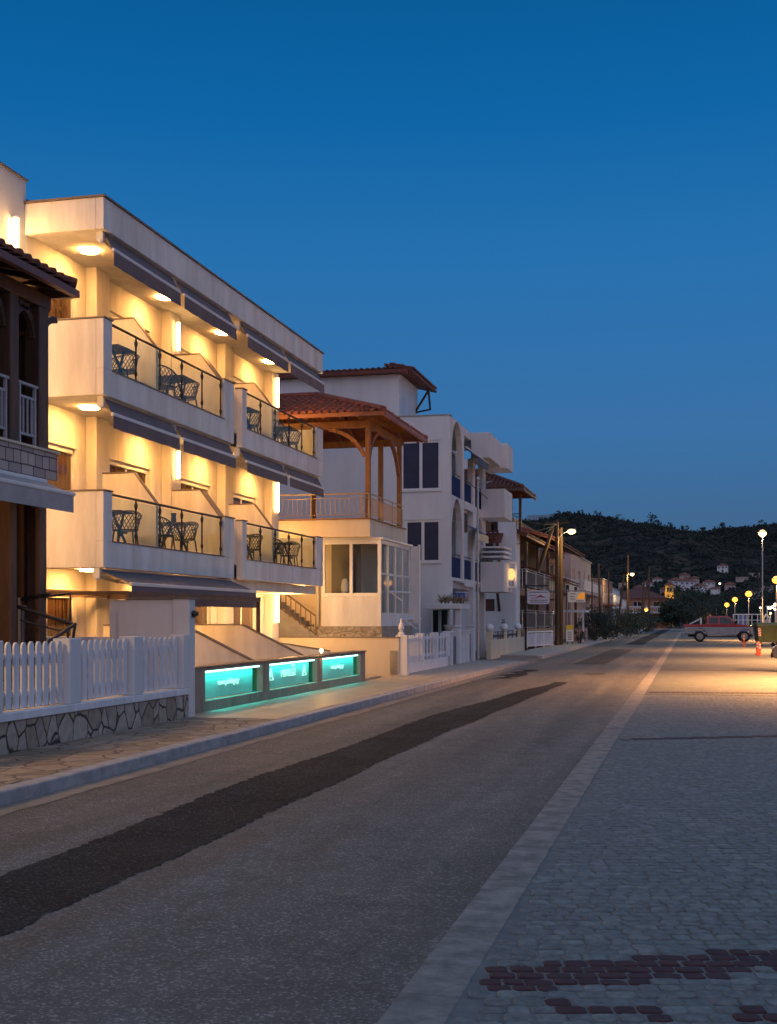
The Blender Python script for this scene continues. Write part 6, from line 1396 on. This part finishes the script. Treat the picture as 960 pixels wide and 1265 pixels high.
for (x_, z_) in cabp: m.v.append((x_, -0.83 + 0.12 * max(0, (z_ - 1.15) / 0.6), z_))
for (x_, z_) in cabp: m.v.append((x_, 0.83 - 0.12 * max(0, (z_ - 1.15) / 0.6), z_))
m.f.append(tuple(range(n_))); m.f.append(tuple(range(n_, 2 * n_))[::-1]); m.m += [0, 0]
for k in range(n_): j = (k + 1) % n_; m.f.append((k, k + n_, j + n_, j)); m.m.append(0)
m.build('cab', red, PU, bevel=0.02)
for s in (-1, 1):
    for (pts) in ([(-0.80, 1.20), (-0.78, 1.62), (-0.16, 1.64), (-0.16, 1.20)], [(-0.06, 1.20), (-0.06, 1.64), (0.46, 1.64), (0.56, 1.58), (0.98, 1.20)]):
        m = MB(); q = [(x_, s * (0.838 - 0.12 * max(0, (z_ - 1.15) / 0.6)), z_) for x_, z_ in pts]; m.prism(q, (0, s * 0.006, 0)); m.build('side_window', wg, PU)
m = MB(); m.prism([(0.62, -0.66, 1.67), (0.62, 0.66, 1.67), (1.20, 0.74, 1.17), (1.20, -0.74, 1.17)], (0.012, 0, 0.012)); m.build('windscreen', wg, PU)
m = MB(); m.box(-0.97, -0.953, -0.62, 0.62, 1.22, 1.58); m.build('rear_window', wg, PU)
m = MB(); m.box(-1.35, -1.29, -0.8, -0.76, 1.142, 1.55); m.box(-1.35, -1.29, 0.76, 0.8, 1.142, 1.55); m.box(-1.35, -1.29, -0.8, 0.8, 1.55, 1.61); m.bar((-1.32, -0.78, 1.57), (-2.1, -0.78, 1.16), 0.05); m.bar((-1.32, 0.78, 1.57), (-2.1, 0.78, 1.16), 0.05); m.build('roll_bar', chrome, PU)
m = MB(); m.prism([(-1.28, -0.72, 1.50), (-1.98, -0.72, 1.16), (-1.98, 0.72, 1.16), (-1.28, 0.72, 1.50)], (0, 0, 0.03)); m.build('bed_cover', pm('blue_tarp', (0.10, 0.22, 0.38), rough=0.4), PU)
for (a, sd) in ((1.62, -1), (1.62, 1), (-1.42, -1), (-1.42, 1)): wheel(PU, (a, sd * 0.80, 0.38), 0.38, 0.22, 'Y', rim='rim')
m = MB(); m.box(2.50, 2.60, -0.84, 0.84, 0.44, 0.66); m.build('front_bumper', pm('grey_bumper', (0.12, 0.12, 0.13), rough=0.5), PU, bevel=0.03); m = MB(); m.box(-2.62, -2.5, -0.8, 0.8, 0.46, 0.62); m.build('rear_bumper', chrome, PU, bevel=0.02)
for s in (-1, 1):
    m = MB(); m.box(2.34, 2.50, s * 0.80 - 0.05, s * 0.80 + 0.05, 0.80, 0.96); m.build('headlight', pm('headlight_glass', (0.7, 0.68, 0.62), rough=0.15), PU, bevel=0.015)
    m = MB(); m.box(-2.515, -2.46, s * 0.82 - 0.03, s * 0.82 + 0.03, 0.82, 1.08); m.build('tail_light', pm('tail_light_red', (0.35, 0.01, 0.01), rough=0.2), PU)
    m = MB(); m.box(0.95, 1.10, s * 0.95 - 0.09, s * 0.95 + 0.05, 1.20, 1.36); m.build('mirror', M['rubber'], PU, bevel=0.02)
    for x_ in (-0.12, 0.98, -0.9):
        m = MB(); m.box(x_, x_ + 0.012, s * 0.862 - 0.002, s * 0.862 + 0.002, 0.5, 0.85); m.build('door_seam', M['rubber'], PU)
    m = MB(); m.box(-0.9, 1.05, s * 0.93 - 0.05, s * 0.93 + 0.03, 0.34, 0.39); m.build('side_step', chrome, PU)
    for x_ in (-0.55, 0.25):
        m = MB(); m.box(x_, x_ + 0.18, s * 0.85 - 0.015, s * 0.85 + 0.02, 1.02, 1.06); m.build('door_handle', M['rubber'], PU)
m = MB(); m.box(-2.2, 2.2, -0.6, 0.6, 0.26, 0.42); m.build('chassis', M['rubber'], PU)
px_, py_ = at(889.5, 86.5)
for ch in PU.children:
    if not ch.name.startswith('wheel'): ch.location.z += 0.09
PU.location = (px_, py_, 0.0); PU.rotation_euler.z = R(1.5)

# ================================================================== DARK CAR at the edge: nose towards the road
CR = thing('parked_car', 'dark car parked nose out at the edge of the promenade beside the container', 'car', (0, 0, 0))
dkp = pm('dark_car_paint', (0.02, 0.022, 0.03), (0.016, 0.018, 0.025), 2, 0.2, coat=0.8)
body = [(-2.05, 0.45), (-2.1, 0.62), (-1.98, 0.80), (-1.5, 0.90), (-0.95, 0.96), (1.7, 1.02), (1.98, 0.92), (2.05, 0.5)] + [(1.45 + 0.36, 0.34)] + [(1.45 + 0.36 * math.cos(R(a)), 0.32 + 0.36 * math.sin(R(a))) for a in range(20, 161, 20)] + [(1.45 - 0.36, 0.30), (-1.35 + 0.36, 0.30)] + [(-1.35 + 0.36 * math.cos(R(a)), 0.32 + 0.36 * math.sin(R(a))) for a in range(20, 161, 20)] + [(-1.35 - 0.36, 0.32)]
m = MB(); nb = len(body)
for (yy, ins) in ((-0.84, 0.10), (-0.80, 0.0), (0.80, 0.0), (0.84, 0.10)):
    pass
side_prism(m, body, -0.83, 0.83); m.build('body', dkp, CR, bevel=0.05, seg=3)
cab = [(-1.0, 0.955), (-0.35, 1.38), (0.0, 1.45), (1.0, 1.44), (1.55, 1.3), (1.85, 0.98)]
m = MB(); n_ = len(cab)
for sgn in (-1, 1):
    for (x_, z_) in cab: m.v.append((x_, sgn * (0.80 - 0.2 * max(0, (z_ - 0.95) / 0.5)), z_))
m.f += [tuple(range(n_)), tuple(range(n_, 2 * n_))[::-1]]; m.m += [0, 0]
for k in range(n_): j = (k + 1) % n_; m.f.append((k, k + n_, j + n_, j)); m.m.append(0)
m.build('cabin', dkp, CR, bevel=0.04, seg=2)
for s in (-1, 1):
    m = MB(); q = [(x_, s * (0.808 - 0.2 * max(0, (z_ - 0.95) / 0.5)), z_) for x_, z_ in ((-0.75, 1.0), (-0.28, 1.33), (0.45, 1.38), (0.45, 1.0))]; m.prism(q, (0, s * 0.006, 0)); m.build('side_window', wg, CR)
    m = MB(); q = [(x_, s * (0.808 - 0.2 * max(0, (z_ - 0.95) / 0.5)), z_) for x_, z_ in ((0.55, 1.0), (0.55, 1.38), (1.1, 1.37), (1.5, 1.2), (1.6, 1.0))]; m.prism(q, (0, s * 0.006, 0)); m.build('side_window', wg, CR)
    m = MB(); m.ball((-1.96, s * 0.62, 0.70), (0.14, 0.17, 0.09), 14, 10); m.build('headlight', pm('headlight_glass', (0, 0, 0)), CR, smooth=True)
    m = MB(); m.ball((-0.62, s * 0.93, 1.02), (0.08, 0.11, 0.07), 10, 8); m.build('mirror', dkp, CR, smooth=True)
m = MB(); m.prism([(-0.97, -0.70, 0.985), (-0.97, 0.70, 0.985), (-0.38, 0.58, 1.37), (-0.38, -0.58, 1.37)], (-0.012, 0, 0.012)); m.build('windscreen', wg, CR)
m = MB(); m.box(-2.125, -2.09, -0.45, 0.45, 0.42, 0.58); m.build('grille', M['rubber'], CR); m = MB(); m.box(-2.135, -2.11, -0.26, 0.26, 0.46, 0.57); m.build('number_plate', M['whitepaint'], CR)
for a in (-1.35, 1.45):
    for s in (-1, 1): wheel(CR, (a, s * 0.76, 0.31), 0.31, 0.2, 'Y')
c = at(953.5, 37.2); CR.location = (c[0] + 2.15, c[1] + 0.5, 0.012); CR.rotation_euler.z = R(-6)

# ================================================================== GREEN CONTAINER
DC = thing('waste_container', 'dark green wheeled waste container with red and white reflector', 'container', (0, 0, 0))
gr = pm('green_container_plastic', (0.045, 0.07, 0.025), (0.035, 0.055, 0.02), 3, 0.45); 
m = MB(); m.hexa([(-0.58, -0.42, 0.28), (0.58, -0.42, 0.28), (0.58, 0.42, 0.28), (-0.58, 0.42, 0.28), (-0.68, -0.53, 1.2), (0.68, -0.53, 1.2), (0.68, 0.53, 1.2), (-0.68, 0.53, 1.2)]); m.build('body', gr, DC, bevel=0.03, seg=2)
m = MB(); m.box(-0.72, 0.72, -0.57, 0.57, 1.2, 1.26); m.prism([(-0.70, -0.55, 1.262), (-0.70, 0.55, 1.262), (-0.70, 0.3, 1.40), (-0.70, -0.3, 1.40)], (1.4, 0, 0)); m.build('lid', pm('pale_green_lid', (0.10, 0.12, 0.05), rough=0.45), DC, bevel=0.02)
for x_ in (-0.3, 0.3):
    m = MB(); m.hexa([(x_ - 0.03, -0.455, 0.3), (x_ + 0.03, -0.455, 0.3), (x_ + 0.03, -0.40, 0.3), (x_ - 0.03, -0.40, 0.3), (x_ - 0.03, -0.565, 1.19), (x_ + 0.03, -0.565, 1.19), (x_ + 0.03, -0.5, 1.19), (x_ - 0.03, -0.5, 1.19)]); m.build('rib', gr, DC)
stripe = pm('white_reflector', (0.7, 0.68, 0.62), rough=0.4); rs = pm('red_reflector', (0.5, 0.03, 0.02), rough=0.4)
m = MB(); m.hexa([(-0.62, -0.53, 0.62), (-0.48, -0.53, 0.62), (-0.48, -0.46, 0.62), (-0.62, -0.46, 0.62), (-0.66, -0.57, 1.08), (-0.5, -0.57, 1.08), (-0.5, -0.5, 1.08), (-0.66, -0.5, 1.08)]); rf_ = m.build('reflector', stripe, DC)
for k in range(3):
    z = 0.64 + k * 0.15; m = MB(); yy = -0.535 - (z - 0.62) * 0.09; m.hexa([(-0.64, yy - 0.004, z), (-0.5, yy - 0.004, z + 0.07), (-0.5, yy + 0.02, z + 0.07), (-0.64, yy + 0.02, z), (-0.64, yy - 0.01, z + 0.07), (-0.5, yy - 0.01, z + 0.14), (-0.5, yy + 0.02, z + 0.14), (-0.64, yy + 0.02, z + 0.07)]); m.build('red_stripe', rs, rf_)
for x_ in (-0.45, 0.45):
    for y_ in (-0.33, 0.33):
        m = MB(); m.lathe((x_, y_, 0.11), [(0.11, -0.03), (0.11, 0.03)], 16, 'Y'); m.box(x_ - 0.03, x_ + 0.03, y_ - 0.05, y_ - 0.035, 0.1, 0.285); m.build('wheel', M['rubber'], DC)
c = at(947.5, 71); DC.location = (c[0], c[1], 0.012); DC.rotation_euler.z = R(12)

# ================================================================== FLEXIBLE POSTS
og = pm('orange_flexible_plastic', (0.75, 0.09, 0.02), rough=0.45)
def bollard(px, d, h, lb, lean=0):
    x, y = at(px, d); t = thing('traffic_post', lb, 'traffic post', (x, y, 0.012), 'orange flexible posts')
    m = MB(); m.lathe((x, y, 0.012), [(0.11, 0), (0.11, 0.03), (0.05, 0.05), (0.045, h)], 14); m.build('post', og, t)
    for z in (h * 0.55, h * 0.78): m = MB(); m.lathe((x, y, 0.012 + z), [(0.049, 0), (0.049, 0.07)], 14); m.build('reflective_band', stripe, t)
    return t
bollard(919, 72, 0.72, 'orange flexible post standing in front of the pickup wheel')
bollard(935.6, 55, 0.60, 'left one of two orange posts in front of the green container'); bollard(938.6, 53.5, 0.58, 'right one of two orange posts in front of the green container')

# ================================================================== WHITE BEACH STRUCTURES behind the pickup
BK = thing('beach_kiosk', 'white timber beach kiosk frame with a small gabled hut behind the pickup', 'kiosk', (*at(925, 118), 0))
def fr(px0, py0, px1, py1, d, w=0.09):
    a = at(px0, d); b = at(px1, d); m.bar((a[0], a[1], Zp(py0, d)), (b[0], b[1], Zp(py1, d)), w)
m = MB(); d = 118
fr(906, 759, 942, 759, d)
for px in (906, 912, 918, 923, 929, 936, 942): fr(px, 759, px, 776, d, 0.07)
fr(906, 766, 942, 766, d, 0.05); m.build('frame', M['whitepaint'], BK)
m = MB(); fr(943, 764, 947, 758.5, 100, 0.1); fr(947, 758.5, 951, 764, 100, 0.1); fr(943.5, 764, 943.5, 775, 100, 0.08); fr(950.5, 764, 950.5, 775, 100, 0.08); m.build('hut_gable', M['whitepaint'], BK)
a = at(944, 100.3); b = at(950, 100.3); m = MB(); m.box(a[0], b[0], a[1], a[1] + 1.5, 0, Zp(765, 100)); m.build('hut_wall', pm('hut_grey', (0.35, 0.35, 0.36)), BK)
a = at(912, 119); b = at(922, 119); m = MB(); m.box(a[0], b[0], a[1], a[1] + 0.1, 0.3, Zp(760, 119)); m.build('blue_screen', pm('pale_blue_canvas', (0.18, 0.22, 0.42)), BK)
VN_ = thing('parked_van', 'pale van standing beyond the container, partly outside the picture', 'van', (*at(966, 82), 0))
a = at(951, 84); m = MB(); X0, Y0 = a[0], a[1]
m.prism([(X0, Y0, 0.4), (X0, Y0, 1.0), (X0 + 0.9, Y0, 1.25), (X0 + 1.5, Y0, 2.0), (X0 + 4.4, Y0, 2.05), (X0 + 4.5, Y0, 0.4)], (0, 1.9, 0)); m.build('body', pm('pale_van_paint', (0.35, 0.36, 0.42), rough=0.35), VN_, bevel=0.06, seg=2)
m = MB(); m.prism([(X0 + 1.02, Y0 - 0.004, 1.3), (X0 + 1.55, Y0 - 0.004, 1.9), (X0 + 2.2, Y0 - 0.004, 1.9), (X0 + 2.2, Y0 - 0.004, 1.3)], (0, 0.01, 0)); m.build('side_window', wg, VN_)
for x_ in (0.9, 3.6): wheel(VN_, (X0 + x_, Y0 + 0.1, 0.34), 0.34, 0.2, 'Y'); wheel(VN_, (X0 + x_, Y0 + 1.8, 0.34), 0.34, 0.2, 'Y')
